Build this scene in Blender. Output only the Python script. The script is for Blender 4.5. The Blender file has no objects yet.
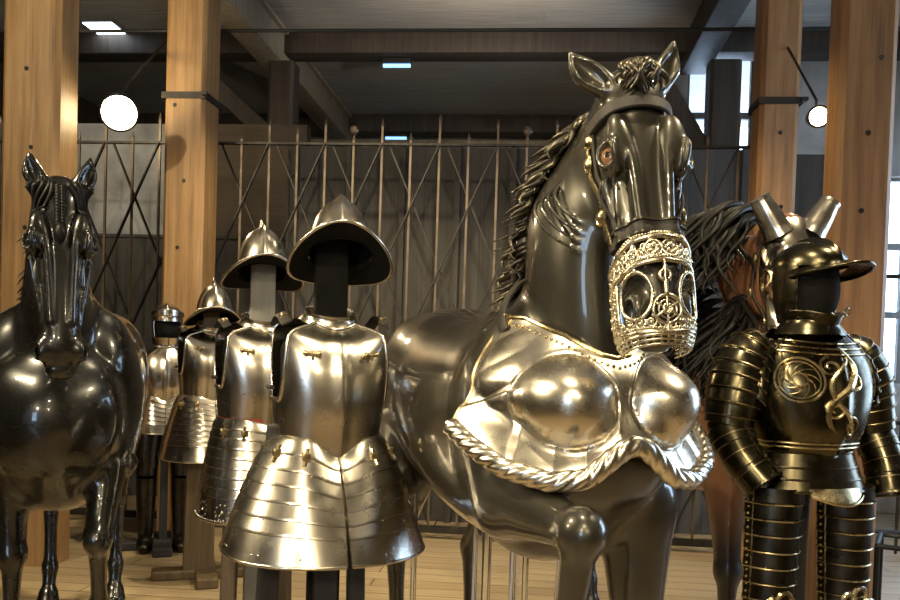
import bpy, bmesh, math, random
import numpy as np
from math import pi, sin, cos, radians, sqrt, atan2
from mathutils import Vector, Matrix
random.seed(7)
RNG = np.random.RandomState(11)
S = bpy.context.scene
COL = S.collection

# ------------------------------------------------------------------ scene helpers
def link(name, me, mat, parent=None, loc=(0, 0, 0), rotz=0.0):
    o = bpy.data.objects.new(name, me)
    COL.objects.link(o)
    o.location = loc
    o.rotation_euler = (0, 0, rotz)
    if mat is not None:
        for m in (mat if isinstance(mat, (list, tuple)) else [mat]):
            me.materials.append(m)
    if parent is not None:
        o.parent = parent
    return o

def mesh(name, verts, faces, mat, parent=None, smooth=True, sharp=None, **kw):
    me = bpy.data.meshes.new(name)
    me.from_pydata([tuple(map(float, v)) for v in verts], [], [tuple(map(int, f)) for f in faces])
    me.update()
    if smooth:
        me.polygons.foreach_set('use_smooth', [True] * len(me.polygons))
        if sharp is not None:
            me.set_sharp_from_angle(angle=radians(sharp))
    return link(name, me, mat, parent, **kw)

def tag(o, label, cat, group=None, kind=None):
    o['label'] = label
    o['category'] = cat
    if group: o['group'] = group
    if kind: o['kind'] = kind
    return o

def thing(name, label, cat, loc=(0, 0, 0), rotz=0.0, group=None):
    o = bpy.data.objects.new(name, None)
    COL.objects.link(o)
    o.location = loc
    o.rotation_euler = (0, 0, rotz)
    o.empty_display_size = .1
    return tag(o, label, cat, group)

def struct(o):
    o['kind'] = 'structure'
    return o

class MB:
    """collects shapes into one mesh"""
    def __init__(s): s.v = []; s.f = []; s.n = 0
    def add(s, v, f):
        v = np.asarray(v, float).reshape(-1, 3)
        s.v.append(v); s.f += [tuple(int(i) + s.n for i in q) for q in f]; s.n += len(v)
    def box(s, lo, hi, bev=0.0, M=None):
        if bev <= 0:
            x0, y0, z0 = lo; x1, y1, z1 = hi
            v = [(x0,y0,z0),(x1,y0,z0),(x1,y1,z0),(x0,y1,z0),(x0,y0,z1),(x1,y0,z1),(x1,y1,z1),(x0,y1,z1)]
            f = [(0,3,2,1),(4,5,6,7),(0,1,5,4),(1,2,6,5),(2,3,7,6),(3,0,4,7)]
        else:
            bm = bmesh.new(); bmesh.ops.create_cube(bm, size=1)
            lo = np.array(lo, float); hi = np.array(hi, float)
            for w in bm.verts: w.co = Vector(lo + (hi - lo) * (np.array(w.co) + .5))
            bmesh.ops.bevel(bm, geom=bm.edges[:], offset=bev, segments=2, affect='EDGES', profile=.5)
            bm.verts.index_update()
            v = [tuple(w.co) for w in bm.verts]; f = [[w.index for w in q.verts] for q in bm.faces]; bm.free()
        if M is not None: v = [tuple(M @ Vector(p)) for p in v]
        s.add(v, f)
    def tube(s, pts, r, n=8, cap=True, closed=False, flat=None):
        pts = np.asarray(pts, float); m = len(pts)
        r = np.broadcast_to(np.asarray(r, float), (m,))
        T = np.zeros_like(pts)
        if closed: T = np.roll(pts, -1, 0) - np.roll(pts, 1, 0)
        else:
            T[1:-1] = pts[2:] - pts[:-2]; T[0] = pts[1] - pts[0]; T[-1] = pts[-1] - pts[-2]
        T /= np.linalg.norm(T, axis=1)[:, None] + 1e-12
        a = np.array([0, 0, 1.]) if abs(T[0][2]) < .9 else np.array([1., 0, 0])
        N = np.cross(T[0], a); N /= np.linalg.norm(N)
        ang = np.linspace(0, 2*pi, n, endpoint=False)
        V = []
        for i in range(m):
            N = N - T[i] * (N @ T[i]); N /= np.linalg.norm(N) + 1e-12
            B = np.cross(T[i], N)
            V.append(pts[i] + r[i] * (np.cos(ang)[:, None] * N + np.sin(ang)[:, None] * B))
        V = np.concatenate(V); F = []
        for i in range(m if closed else m - 1):
            j = (i + 1) % m
            for k in range(n):
                l = (k + 1) % n
                F.append((i*n+k, i*n+l, j*n+l, j*n+k))
        if cap and not closed:
            F.append(tuple(range(n-1, -1, -1))); F.append(tuple((m-1)*n + k for k in range(n)))
        s.add(V, F)
    def ribbon(s, pts, nrm, w, t=.003, closed=False):
        """flat strap following pts with surface normals nrm"""
        pts = np.asarray(pts, float); nrm = np.asarray(nrm, float); m = len(pts)
        T = np.zeros_like(pts)
        if closed: T = np.roll(pts, -1, 0) - np.roll(pts, 1, 0)
        else:
            T[1:-1] = pts[2:] - pts[:-2]; T[0] = pts[1] - pts[0]; T[-1] = pts[-1] - pts[-2]
        Wd = np.cross(T, nrm); Wd /= np.linalg.norm(Wd, axis=1)[:, None] + 1e-12
        w = np.broadcast_to(np.asarray(w, float), (m,))[:, None]
        prof = [(-.5, 0), (-.5, .7), (-.4, 1), (.4, 1), (.5, .7), (.5, 0)]
        V = np.stack([pts + Wd * w * a + nrm * t * b for a, b in prof], 1).reshape(-1, 3); n = len(prof); F = []
        for i in range(m if closed else m - 1):
            j = (i + 1) % m
            for k in range(n):
                l = (k + 1) % n
                F.append((i*n+k, i*n+l, j*n+l, j*n+k))
        if not closed:
            F.append(tuple(range(n-1, -1, -1))); F.append(tuple((m-1)*n + k for k in range(n)))
        s.add(V, F)
    def lathe(s, prof, n=32, M=None, sx=1, sy=1):
        V = []; F = []; m = len(prof)
        for r, z in prof:
            for k in range(n):
                a = 2*pi*k/n; V.append((r*cos(a)*sx, r*sin(a)*sy, z))
        for i in range(m - 1):
            for k in range(n):
                l = (k + 1) % n; F.append((i*n+k, i*n+l, (i+1)*n+l, (i+1)*n+k))
        if M is not None: V = [tuple(M @ Vector(p)) for p in V]
        s.add(V, F)
    def ball(s, c, r, n=8, sc=(1, 1, 1), M=None):
        prof = [(max(1e-4, sin(pi*i/n)), -cos(pi*i/n)) for i in range(n + 1)]
        V = []; F = []; q = 2 * n
        for a, z in prof:
            for k in range(q): V.append((a*cos(2*pi*k/q)*sc[0]*r, a*sin(2*pi*k/q)*sc[1]*r, z*r*sc[2]))
        for i in range(n):
            for k in range(q):
                l = (k+1) % q; F.append((i*q+k, i*q+l, (i+1)*q+l, (i+1)*q+k))
        if M is not None: V = [tuple(M @ Vector(p)) for p in V]
        s.add(np.array(V) + np.array(c), F)
    def grid(s, fn, nu, nv, closed_u=False, thick=0.0, keep=None):
        """fn(u,v)->xyz arrays, u,v in 0..1; thick gives a closed shell"""
        U = np.linspace(0, 1, nu, endpoint=not closed_u); Vv = np.linspace(0, 1, nv)
        uu, vv = np.meshgrid(U, Vv, indexing='ij')
        P = np.stack(np.broadcast_arrays(*fn(uu, vv)), -1).astype(float)
        s.sheet(P, closed_u, thick, keep)
    def sheet(s, P, closed_u=False, thick=0.0, keep=None):
        nu, nv = P.shape[:2]
        idx = np.arange(nu * nv).reshape(nu, nv)
        I = range(nu if closed_u else nu - 1)
        F = []
        for i in I:
            i2 = (i + 1) % nu
            for j in range(nv - 1):
                if keep is None or keep[i, j]: F.append((idx[i, j], idx[i2, j], idx[i2, j+1], idx[i, j+1]))
        if thick == 0:
            s.add(P.reshape(-1, 3), F); return
        du = (np.roll(P, -1, 0) - np.roll(P, 1, 0)) if closed_u else np.gradient(P, axis=0)
        dv = np.gradient(P, axis=1)
        N = np.cross(du, dv); N /= np.linalg.norm(N, axis=2)[..., None] + 1e-12
        Q = P - N * thick
        off = nu * nv
        G = list(F) + [tuple(off + k for k in reversed(q)) for q in F]
        cnt = {}
        for q in F:
            for a, b in zip(q, q[1:] + q[:1]): cnt[(a, b)] = 1
        for (a, b) in cnt:
            if (b, a) not in cnt: G.append((b, a, a + off, b + off))
        s.add(np.concatenate([P.reshape(-1, 3), Q.reshape(-1, 3)]), G)
    def build(s, name, mat, parent=None, smooth=True, sharp=40, **kw):
        return mesh(name, np.concatenate(s.v), s.f, mat, parent, smooth, sharp, **kw)

def catmull(P, n):
    P = np.asarray(P, float); m = len(P)
    t = np.linspace(0, m - 1, n); i = np.minimum(t.astype(int), m - 2); f = (t - i)[:, None]
    p0 = P[np.maximum(i-1, 0)]; p1 = P[i]; p2 = P[i+1]; p3 = P[np.minimum(i+2, m-1)]
    return .5*((2*p1) + (p2-p0)*f + (2*p0-5*p1+4*p2-p3)*f**2 + (3*p1-p0-3*p2+p3)*f**3)

def interp(x, xs, ys): return np.interp(x, xs, ys)
def sstep(a, b, x):
    t = np.clip((x - a) / (b - a), 0, 1); return t*t*(3 - 2*t)

# ------------------------------------------------------------------ implicit bodies
class Field:
    def __init__(s): s.ops = []
    def add(s, prim, k=.02, mode='u'):
        fn, lo, hi = prim; m = k + .05
        s.ops.append((fn, np.array(lo) - m, np.array(hi) + m, k, mode)); return s
    @staticmethod
    def comb(a, b, k, mode):
        if mode == 'u':
            h = np.clip(.5 + .5*(a - b)/k, 0, 1); return a + (b - a)*h - k*h*(1 - h)
        b = -b
        h = np.clip(.5 - .5*(a - b)/k, 0, 1); return a + (b - a)*h + k*h*(1 - h)
    def ev(s, P):
        d = np.ones(len(P))
        for fn, lo, hi, k, mode in s.ops:
            m = np.all((P > lo) & (P < hi), axis=1)
            if m.any(): d[m] = s.comb(d[m], fn(P[m]), k, mode)
        return d
    def bounds(s):
        lo = np.min([o[1] for o in s.ops if o[4] == 'u'], 0); hi = np.max([o[2] for o in s.ops if o[4] == 'u'], 0); return lo, hi
    def sample(s, lo, hi, h):
        n = [int(math.ceil((hi[i] - lo[i])/h)) + 1 for i in range(3)]
        ax = [lo[i] + h*np.arange(n[i]) for i in range(3)]
        D = np.ones(n, np.float32)
        for fn, a, b, k, mode in s.ops:
            sl = []
            for i in range(3):
                i0 = max(0, int(math.ceil((a[i]-lo[i])/h))); i1 = min(n[i], int(math.floor((b[i]-lo[i])/h)) + 1)
                sl.append((i0, i1))
            if any(q[1] <= q[0] for q in sl): continue
            sh = tuple(slice(*q) for q in sl)
            X = np.meshgrid(*[ax[i][sl[i][0]:sl[i][1]] for i in range(3)], indexing='ij')
            P = np.stack(X, -1).reshape(-1, 3)
            sub = D[sh].reshape(-1)
            D[sh] = s.comb(sub, fn(P), k, mode).reshape(D[sh].shape)
        return D
    def surf(s, lo, hi, h):
        return nets(s.sample(lo, hi, h), np.array(lo, float), h)
    def grad(s, P, e=.004):
        g = np.stack([s.ev(P + np.eye(3)[i]*e) - s.ev(P - np.eye(3)[i]*e) for i in range(3)], 1)
        return g / (np.linalg.norm(g, axis=1)[:, None] + 1e-9)
    def cast(s, O, Dv, tmax, off=0.0, n=90):
        """outermost crossing of ev(p)=off along O+t*D, t from tmax inwards; returns points"""
        O = np.asarray(O, float); Dv = np.asarray(Dv, float); N = len(O)
        ts = np.linspace(tmax, 0, n)
        val = np.stack([s.ev(O + Dv*t) - off for t in ts], 1)
        neg = val < 0
        i = np.argmax(neg, 1); none = ~neg.any(1)
        i = np.clip(i, 1, n - 1); r = np.arange(N)
        v0 = val[r, i-1]; v1 = val[r, i]; t0 = ts[i-1]; t1 = ts[i]
        t = t0 + (t1 - t0)*np.clip(v0/(v0 - v1 + 1e-12), 0, 1)
        t[none] = 0
        return O + Dv*t[:, None]

def nets(D, org, h):
    ins = D < 0
    nx, ny, nz = D.shape
    cnt = np.zeros((nx-1, ny-1, nz-1), np.int8)
    for dx in (0, 1):
        for dy in (0, 1):
            for dz in (0, 1): cnt += ins[dx:nx-1+dx, dy:ny-1+dy, dz:nz-1+dz]
    act = (cnt > 0) & (cnt < 8)
    c = np.argwhere(act)
    idx = -np.ones(act.shape, np.int64); idx[act] = np.arange(len(c))
    acc = np.zeros((len(c), 3)); num = np.zeros(len(c))
    cor = [(x, y, z) for x in (0, 1) for y in (0, 1) for z in (0, 1)]
    for a in cor:
        for b in cor:
            if sum(abs(a[i]-b[i]) for i in range(3)) == 1 and a < b:
                va = D[c[:,0]+a[0], c[:,1]+a[1], c[:,2]+a[2]].astype(float); vb = D[c[:,0]+b[0], c[:,1]+b[1], c[:,2]+b[2]].astype(float)
                m = (va < 0) != (vb < 0)
                t = np.where(m, va/(va - vb + 1e-12), 0)
                p = np.array(a) + t[:, None]*(np.array(b) - np.array(a))
                acc[m] += p[m]; num[m] += 1
    V = org + h*(c + acc/num[:, None])
    F = []
    for ax in range(3):
        u, w = (ax+1) % 3, (ax+2) % 3
        s0 = [slice(None)]*3; s1 = [slice(None)]*3
        s0[ax] = slice(0, -1); s1[ax] = slice(1, None)
        e = ins[tuple(s0)] != ins[tuple(s1)]
        q = np.argwhere(e)
        ok = (q[:, u] > 0) & (q[:, w] > 0) & (q[:, u] < D.shape[u]-1) & (q[:, w] < D.shape[w]-1)
        q = q[ok]
        fl = ins[tuple(s0)][tuple(q.T)]
        def cell(du, dw):
            k = q.copy(); k[:, u] -= du; k[:, w] -= dw; return idx[tuple(k.T)]
        Q = np.stack([cell(1, 1), cell(0, 1), cell(0, 0), cell(1, 0)], 1)
        Q[~fl] = Q[~fl][:, ::-1]
        F.append(Q)
    return V, np.concatenate(F)

def relax(V, F, it=4, lam=.5):
    E = np.concatenate([F[:, [0, 1]], F[:, [1, 2]], F[:, [2, 3]], F[:, [3, 0]]])
    n = len(V); dg = np.bincount(E.ravel(), minlength=n).astype(float)[:, None]
    Es = np.sort(E, 1); _, inv, cn = np.unique(Es[:, 0]*n + Es[:, 1], return_inverse=True, return_counts=True)
    free = np.ones((n, 1)); free[Es[cn[inv] == 1].ravel()] = 0          # open rims stay put
    for k in range(it*2):
        acc = np.stack([np.bincount(E[:, 0], V[E[:, 1], i], n) + np.bincount(E[:, 1], V[E[:, 0], i], n) for i in range(3)], 1)
        V = V + free*(lam if k % 2 == 0 else -lam*1.04)*(acc/np.maximum(dg, 1) - V)
    return V

def loft(nodes, s=(0, 1, 0), p=2.0, n=None):
    """smooth limb through nodes (x,y,z,a,b): a = half width along s, b = half depth across; nodes advance along the line first->last"""
    N0 = np.asarray(nodes, float)
    A = N0[0, :3]; ax = N0[-1, :3] - A; L = np.linalg.norm(ax); ax = ax/L
    s = np.asarray(s, float); s = s - ax*(s @ ax); s /= np.linalg.norm(s); w = np.cross(ax, s)
    D = catmull(N0, 60) if len(N0) > 2 else np.linspace(N0[0], N0[1], 3)
    t = np.maximum.accumulate((D[:, :3] - A) @ ax); cs = (D[:, :3] - A) @ s; cw = (D[:, :3] - A) @ w
    tu = np.linspace(0, L, 240)
    tab = np.stack([np.interp(tu, t, q) for q in (cs, cw, D[:, 3], D[:, 4])])
    if len(N0) > 2:
        for _ in range(30): tab[:, 1:-1] = .25*tab[:, :-2] + .5*tab[:, 1:-1] + .25*tab[:, 2:]
    def fn(P):
        q = P - A; u = q @ ax; uc = np.clip(u, 0, L); ov = u - uc
        f = uc*(239/L); i = np.minimum(f.astype(np.int32), 238); f = f - i
        c = tab[:, i]*(1 - f) + tab[:, i + 1]*f
        ls = np.abs(q @ s - c[0]); lw = q @ w - c[1]
        lw = np.sqrt(lw*lw + ov*ov)
        qa = ls/c[2]; qb = lw/c[3]
        k = np.sqrt(qa*qa + qb*qb) if p == 2.0 else (qa**p + qb**p)**(1/p)
        ln = np.sqrt(ls*ls + lw*lw)
        return np.where(k > 1e-3, ln*(1 - 1/np.maximum(k, 1e-3)), -np.minimum(c[2], c[3]))
    R = np.maximum(D[:, 3], D[:, 4])[:, None]
    return fn, (D[:, :3]-R).min(0), (D[:, :3]+R).max(0)

def ell(c, r, M=None):
    c = np.asarray(c, float); r = np.asarray(r, float); R = np.eye(3) if M is None else np.asarray(M, float)
    def fn(P):
        q = (P - c) @ R
        k0 = np.sqrt(((q/r)**2).sum(1)); ln = np.sqrt((q*q).sum(1))
        return np.where(k0 > 1e-3, ln*(1 - 1/np.maximum(k0, 1e-3)), -r.min())
    m = r.max(); return fn, c - m, c + m

def cap(a, b, r1, r2):
    return loft([(*a, r1, r1), (*b, r2, r2)], s=(0.577, 0.577, 0.578))

def tor(c, n, R, r, sq=1.0):
    c = np.asarray(c, float); n = np.asarray(n, float); n /= np.linalg.norm(n)
    x = np.cross(n, (0, 1, 0.01)) if abs(n[1]) < .9 else np.array([1., 0, 0]); x -= n*(x@n); x /= np.linalg.norm(x)
    y = np.cross(n, x)
    def fn(P):
        q = P - c; a = q @ x; b = (q @ y)/sq; e = q @ n
        return np.sqrt((np.sqrt(a*a + b*b) - R)**2 + e*e) - r
    m = R + r; return fn, c - m, c + m

def xf(prim, M, o):
    """local->body: body = M@local + o"""
    fn, lo, hi = prim; M = np.asarray(M, float); o = np.asarray(o, float)
    c = np.array([[x, y, z] for x in (lo[0], hi[0]) for y in (lo[1], hi[1]) for z in (lo[2], hi[2])]) @ M.T + o
    return (lambda P: fn((P - o) @ M)), c.min(0), c.max(0)
# ------------------------------------------------------------------ horses (local frame: x forward, y left, z up, origin on the ground)
class Horse:
    def __init__(s, poll, yaw=0, pitch=20, tilt=0, legs=None, neck_mid=None, fold=True, hs=1.0, ears=None, deep=0.0):
        y, p, t = radians(yaw), radians(pitch), radians(tilt)
        B = np.array([[sin(p), 0, cos(p)], [0, 1, 0], [-cos(p), 0, sin(p)]])
        Rz = np.array([[cos(y), -sin(y), 0], [sin(y), cos(y), 0], [0, 0, 1]])
        Rx = np.array([[1, 0, 0], [0, cos(t), -sin(t)], [0, sin(t), cos(t)]])
        s.M = Rz @ Rx @ B; s.o = np.array(poll, float); s.hs = hs
        s.trunk = Field(); s.full = Field(); s.headf = Field()
        H = lambda prim: xf(prim, s.M, s.o)
        both = (s.trunk, s.full)
        def body(prim, k): [f.add(prim, k) for f in both]
        # trunk
        body(loft([(-.72,0,1.18,.13,.17), (-.58,0,1.22,.24,.28), (-.38,0,1.205,.285,.30), (-.1,0,1.15,.30,.335),
                   (.2,0,1.13,.295,.345), (.40,0,1.16-deep*.5,.25+deep*.5,.34+deep*.5), (.50,0,1.16-deep*.7,.21+deep*.5,.26+deep*.5), (.55,0,1.15-deep*.8,.17+deep*.5,.20+deep*.5)]), .02)
        body(ell((-.42, 0, 1.31), (.26, .20, .16)), .10)
        body(ell((.18, 0, 1.42), (.22, .07, .10)), .12)
        body(ell((.42, 0, 1.03-deep), (.19+deep*.2, .205+deep*.4, .20+deep*.3)), .08)
        for q in (-1, 1):
            body(ell((-.52, q*.15, 1.2), (.22, .14, .27)), .08)          # haunch
            body(ell((.43, q*.17, 1.2), (.17, .115, .26)), .06)          # shoulder
            body(ell((.62, q*.105, 1.16-deep*.8), (.12, .105+deep*.3, .15+deep*.5)), .05)        # breast muscle
        # neck
        w = np.array([.22, 0, 1.32]); c = np.array([.42, 0, 1.24])
        pm = np.array(neck_mid if neck_mid is not None else [(.46+poll[0])*.5+.03, poll[1]*.35, 1.66])
        end = s.o + s.M @ np.array([.03, 0, -.075])
        nn = [(*(w*.5+c*.5), .17, .30), (.49, poll[1]*.1, 1.44, .135, .225), (*pm, .105, .185), (*(pm*.35+end*.65), .085, .145), (*end, .075, .115)]
        nk = loft(nn, n=17)
        body(nk, .09); s.neck = catmull(np.array(nn), 40)
        if fold:                                                          # throat creases
            a = pm*.72 + end*.28
            for i in range(4):
                cc = a + np.array([.055, 0, -.02]) + (pm - end)*(.06*i)
                s.full.add(tor(cc, (end - pm)*1.0 + np.array([.25, 0, 0.05]), .088 + .008*i, .0045, 1.35), .010)
        # head
        hf = []
        def h(prim, k, mode='u'): hf.append((prim, k, mode))
        h(loft([(-.015,0,-.02,.062,.06), (.05,0,-.045,.083,.10), (.12,0,-.06,.092,.122), (.19,0,-.062,.087,.126), (.27,0,-.045,.078,.105),
                (.36,0,-.022,.067,.078), (.45,0,-.014,.061,.066), (.53,0,-.018,.063,.063), (.575,0,-.028,.060,.054), (.60,0,-.036,.048,.038)], p=2.25), .02)
        h(ell((.02, 0, .02), (.07, .065, .045)), .04)
        for q in (-1, 1):
            h(ell((.175, q*.07, -.115), (.105, .028, .085)), .03)                # jaw cheek
            h(loft([(.10,q*.06,.052,.014,.014), (.20,q*.044,.066,.014,.014), (.33,q*.036,.056,.012,.012), (.46,q*.032,.046,.009,.009)]), .018)  # nasal ridge
            h(loft([(.235,q*.088,.002,.012,.012), (.30,q*.080,-.012,.011,.011), (.38,q*.071,-.022,.008,.008)]), .016)   # facial crest
            h(ell((.146, q*.070, .062), (.054, .026, .020)), .018)               # brow bone
            h(ell((.190, q*.080, .040), (.048, .030, .032)), .014)               # lids
            h(ell((.192, q*.101, .062), (.028, .022, .020), [[1,0,0],[0,.74,-q*.67],[0,q*.67,.74]]), .004, 's')          # eye opening
            h(tor((.192, q*.0975, .057), (-.05, q*.72, .69), .0300, .0058, .74), .006)   # lid rim
            h(loft([(.148,q*.088,.066,.007,.007), (.172,q*.090,.084,.008,.008), (.205,q*.085,.082,.007,.007), (.234,q*.076,.064,.005,.005)]), .008)
            h(loft([(.222,q*.090,.044,.005,.005), (.27,q*.070,.040,.004,.004)]), .008)       # tear line
            h(loft([(.46,q*.058,.006,.006,.006), (.40,q*.066,.014,.006,.006), (.33,q*.073,.018,.004,.004)]), .012)   # nose vein
            h(ell((.545, q*.054, .004), (.042, .026, .034)), .02)                # nostril bulb
            h(ell((.555, q*.071, .012), (.027, .020, .015), [[.93, 0, .36], [0, 1, 0], [-.36, 0, .93]]), .008, 's')
            h(tor((.553, q*.069, .012), (0.1, q*.85, .5), .026, .0055, .62), .006)
            h(loft([(.605,q*.012,-.028,.006,.006), (.585,q*.044,-.040,.006,.006), (.53,q*.056,-.050,.005,.005)]), .004, 's')   # mouth line
        h(ell((.572, 0, -.068), (.045, .040, .026)), .015)                        # chin
        # ears
        s.ear = []
        for q in (-1, 1):
            b = np.array([.005, q*.052, .022]); d = np.array((ears or {}).get(q, (-.74, q*.56, .18))); d /= np.linalg.norm(d)
            sd = np.cross(d, (0, q*.5, .86)); sd /= np.linalg.norm(sd)
            L = .140
            pts = [(*(b), .026, .026), (*(b+d*L*.25), .034, .028), (*(b+d*L*.55 + np.array([0, q*.006, 0])), .034, .024), (*(b+d*L*.82), .020, .014), (*(b+d*L*1.0 + np.array([0, -q*.008, .004])), .006, .005)]
            h(loft(pts, s=sd, n=13), .014)
            f = np.array([.12, q*.42, .9]); f -= d*(f@d); f /= np.linalg.norm(f)
            cut = [(*(b+d*L*.22+f*.026), .014, .014), (*(b+d*L*.5+f*.024), .023, .018), (*(b+d*L*.80+f*.015), .010, .008)]
            h(loft(cut, s=sd, n=9), .006, 's')
        for prim, k, mode in hf:
            if hs != 1.0:
                fn0, lo0, hi0 = prim
                prim = ((lambda P, fn0=fn0: fn0(P/hs)*hs), np.array(lo0)*hs, np.array(hi0)*hs)
            X = H(prim)
            if mode == 'u': s.full.add(X, .035 if prim is hf[0][0] or k == .04 else k); s.headf.add(X, k)
            else: s.full.add(X, k, 's'); s.headf.add(X, k, 's')
        # legs
        legs = legs or {}
        for q, nm in ((-1, 'fr'), (1, 'fl')):
            L = legs.get(nm) or dict(el=(.44, q*.165, .97), kn=(.47, q*.15, .53), ft=(.475, q*.15, .20), hf=(.545, q*.15, .0))
            s.leg(L, q, False)
        for q, nm in ((-1, 'hr'), (1, 'hl')):
            L = legs.get(nm) or dict(el=(-.42, q*.19, .90), kn=(-.70, q*.16, .56), ft=(-.66, q*.155, .20), hf=(-.59, q*.155, .0))
            s.leg(L, q, True)
    def leg(s, L, q, hind):
        e, k, f, g = (np.array(L[i], float) for i in ('el', 'kn', 'ft', 'hf'))
        wd = L.get('w', 1.0); A = s.full.add
        if hind:
            st = np.array([-.50, q*.16, 1.12])
            A(loft([(*st, .12, .20), (*(st*.5+e*.5), .11, .19), (*e, .085, .13), (*(e*.45+k*.55), .055, .075), (*k, .042, .060)]), .05)
        else:
            st = np.array([.43, q*.15, 1.12])
            A(loft([(*st, .095, .14), (*e, .083*wd, .115), (*(e*.62+k*.38), .068*wd, .088), (*(e*.25+k*.75), .052*wd, .060), (*k, .050, .054)]), .05)
            A(ell(k, (.052, .050, .058)), .02)
            A(ell(k + (k - e)/np.linalg.norm(k - e)*.012 + np.array([.012, 0, .006]), (.036, .034, .036)), .014)
        for i in range(L.get('crease', 0)):
            t = .10 + .055*i; A(tor(e*(1 - t) + k*t, k - e + np.array([0, 0, .12]), .088 - .006*i, .007, 1.2), .012)
        dn = (f - k)/np.linalg.norm(f - k)
        A(loft([(*k, .042, .050), (*(k+dn*.07), .036, .042), (*(k*.5+f*.5), .030, .036), (*(f-dn*.05), .031, .038), (*f, .038, .046)]), .02)
        fx = g - f; ax = fx/np.linalg.norm(fx)
        A(loft([(*f, .038, .044), (*(f+fx*.45), .032, .034), (*(f+fx*.62), .045, .048)]), .015)
        A(loft([(*(f+fx*.62), .046, .048), (*(f+fx*.98 - ax*.03), .058, .062)], p=2), .008)
    def hp(s, P):
        """head-local -> horse-local"""
        return np.asarray(P, float) * s.hs @ s.M.T + s.o
    def headpts(s, x, th, off=0.004, f=None):
        """points on the head surface: x along the face, th angle around (0 = front of the face)"""
        x = np.asarray(x, float); th = np.asarray(th, float)
        x, th = np.broadcast_arrays(x, th); sh = x.shape; x = x.ravel(); th = th.ravel()
        zc = np.interp(x, [0, .2, .36, .6], [-.03, -.06, -.025, -.034])
        O = s.hp(np.stack([x, 0*x, zc], 1)); D = np.stack([0*x, np.sin(th), np.cos(th)], 1) @ s.M.T
        F = f or s.headf
        P = F.cast(O, D, .24, off)
        return P.reshape(sh + (3,)), D.reshape(sh + (3,))
    def body_mesh(s, name, mat, parent, hh=.005, hb=.010):
        lo, hi = s.full.bounds()
        hl, hh_ = s.headf.bounds()
        zc = s.o[2] - .33*s.hs - .30*s.hs
        V1, F1 = s.full.surf(lo, (hi[0], hi[1], zc + hb*1.0), hb)
        # everything above zc: finer
        l2 = np.array([min(hl[0], s.neck[-1][0]-.35, .15), lo[1], zc]); h2 = np.array([hi[0], max(hl[1], .25), hi[2]])
        h2[0] = max(hh_[0], s.neck[:, 0].max() + .25); h2[1] = hi[1]
        V2, F2 = s.full.surf(l2, h2, hh)
        V3, F3 = s.full.surf(np.array([lo[0], lo[1], zc]), np.array([l2[0] + hb, hi[1], 1.75]), hb)
        V1 = relax(V1, F1, 14); V2 = relax(V2, F2, 3); V3 = relax(V3, F3, 14)
        V = np.concatenate([V1, V2, V3]); F = np.concatenate([F1, F2 + len(V1), F3 + len(V1) + len(V2)])
        return mesh(name, V, F, mat, parent)

def locks(H, name, mat, parent, side=-1, n=46, ln=(.16, .24), t0=.15, t1=.98, sweep=(-.05, 0, -1), r=.011, wave=.016, lift=.02, layers=2, seed=1, out=.06, head=True):
    """wavy locks falling from the crest of the neck to one side"""
    rg = np.random.RandomState(seed); mb = MB()
    N = H.neck
    T = np.gradient(N[:, :3], axis=0); T /= np.linalg.norm(T, axis=1)[:, None]
    for L in range(layers):
        for i in range(n):
            t = t0 + (t1 - t0)*(i + rg.rand())/n
            k = min(len(N)-1, int(t*len(N)))
            up = np.cross(T[k], (0, 1, 0)); up = -up/np.linalg.norm(up)
            if up[0] > 0: up = -up
            root = N[k, :3] + up*(N[k, 4]*.97)
            d0 = up*.6 + np.array([0, side*(.5 + .7*L), .35]); d0 /= np.linalg.norm(d0)
            l = ln[0] + (ln[1]-ln[0])*rg.rand()
            m = 14; P = [root - up*.01]; d = d0.copy(); sw = np.array(sweep, float) + rg.randn(3)*np.array([.35, .12, .1]); sw /= np.linalg.norm(sw)
            ph = rg.rand()*6.3
            for j in range(1, m):
                d = d*.72 + (sw + np.array([.0, side*out*4, 0]))*.28; d /= np.linalg.norm(d)
                P.append(P[-1] + d*l/m)
            P = np.array(P); tt = np.linspace(0, 1, m)
            P[:, 0] += np.sin(tt*9 + ph)*wave*tt; P[:, 1] += np.cos(tt*8 + ph)*wave*.7*tt
            for _ in range(2):
                v = H.full.ev(P); g = H.full.grad(P); P = P + g*np.clip(.006 + lift*.3 - v, 0, .05)[:, None]
            mb.tube(P, r*(.5 + .6*rg.rand())*np.interp(tt, [0, .25, .7, 1], [.8, 1.1, .8, .12]), 6)
    return mb.build(name, mat, parent, sharp=None)
# ------------------------------------------------------------------ materials
def nodes(name):
    m = bpy.data.materials.new(name); m.use_nodes = True
    nt = m.node_tree; b = nt.nodes['Principled BSDF']; return m, nt, b
def N(nt, t, **k):
    n = nt.nodes.new(t)
    for a, v in k.items():
        if a.startswith('i_'): n.inputs[a[2:].replace('_', ' ')].default_value = v
        else: setattr(n, a, v)
    return n
def ramp(nt, fac, stops):
    r = nt.nodes.new('ShaderNodeValToRGB'); e = r.color_ramp.elements
    while len(e) < len(stops): e.new(.5)
    for q, (p, c) in zip(e, stops): q.position = p; q.color = (*c, 1)
    nt.links.new(fac, r.inputs[0]); return r.outputs[0]
def coords(nt, scale=(1, 1, 1), out='Object'):
    t = nt.nodes.new('ShaderNodeTexCoord'); m = nt.nodes.new('ShaderNodeMapping'); m.inputs['Scale'].default_value = scale
    nt.links.new(t.outputs[out], m.inputs[0]); return m.outputs[0]
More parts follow.
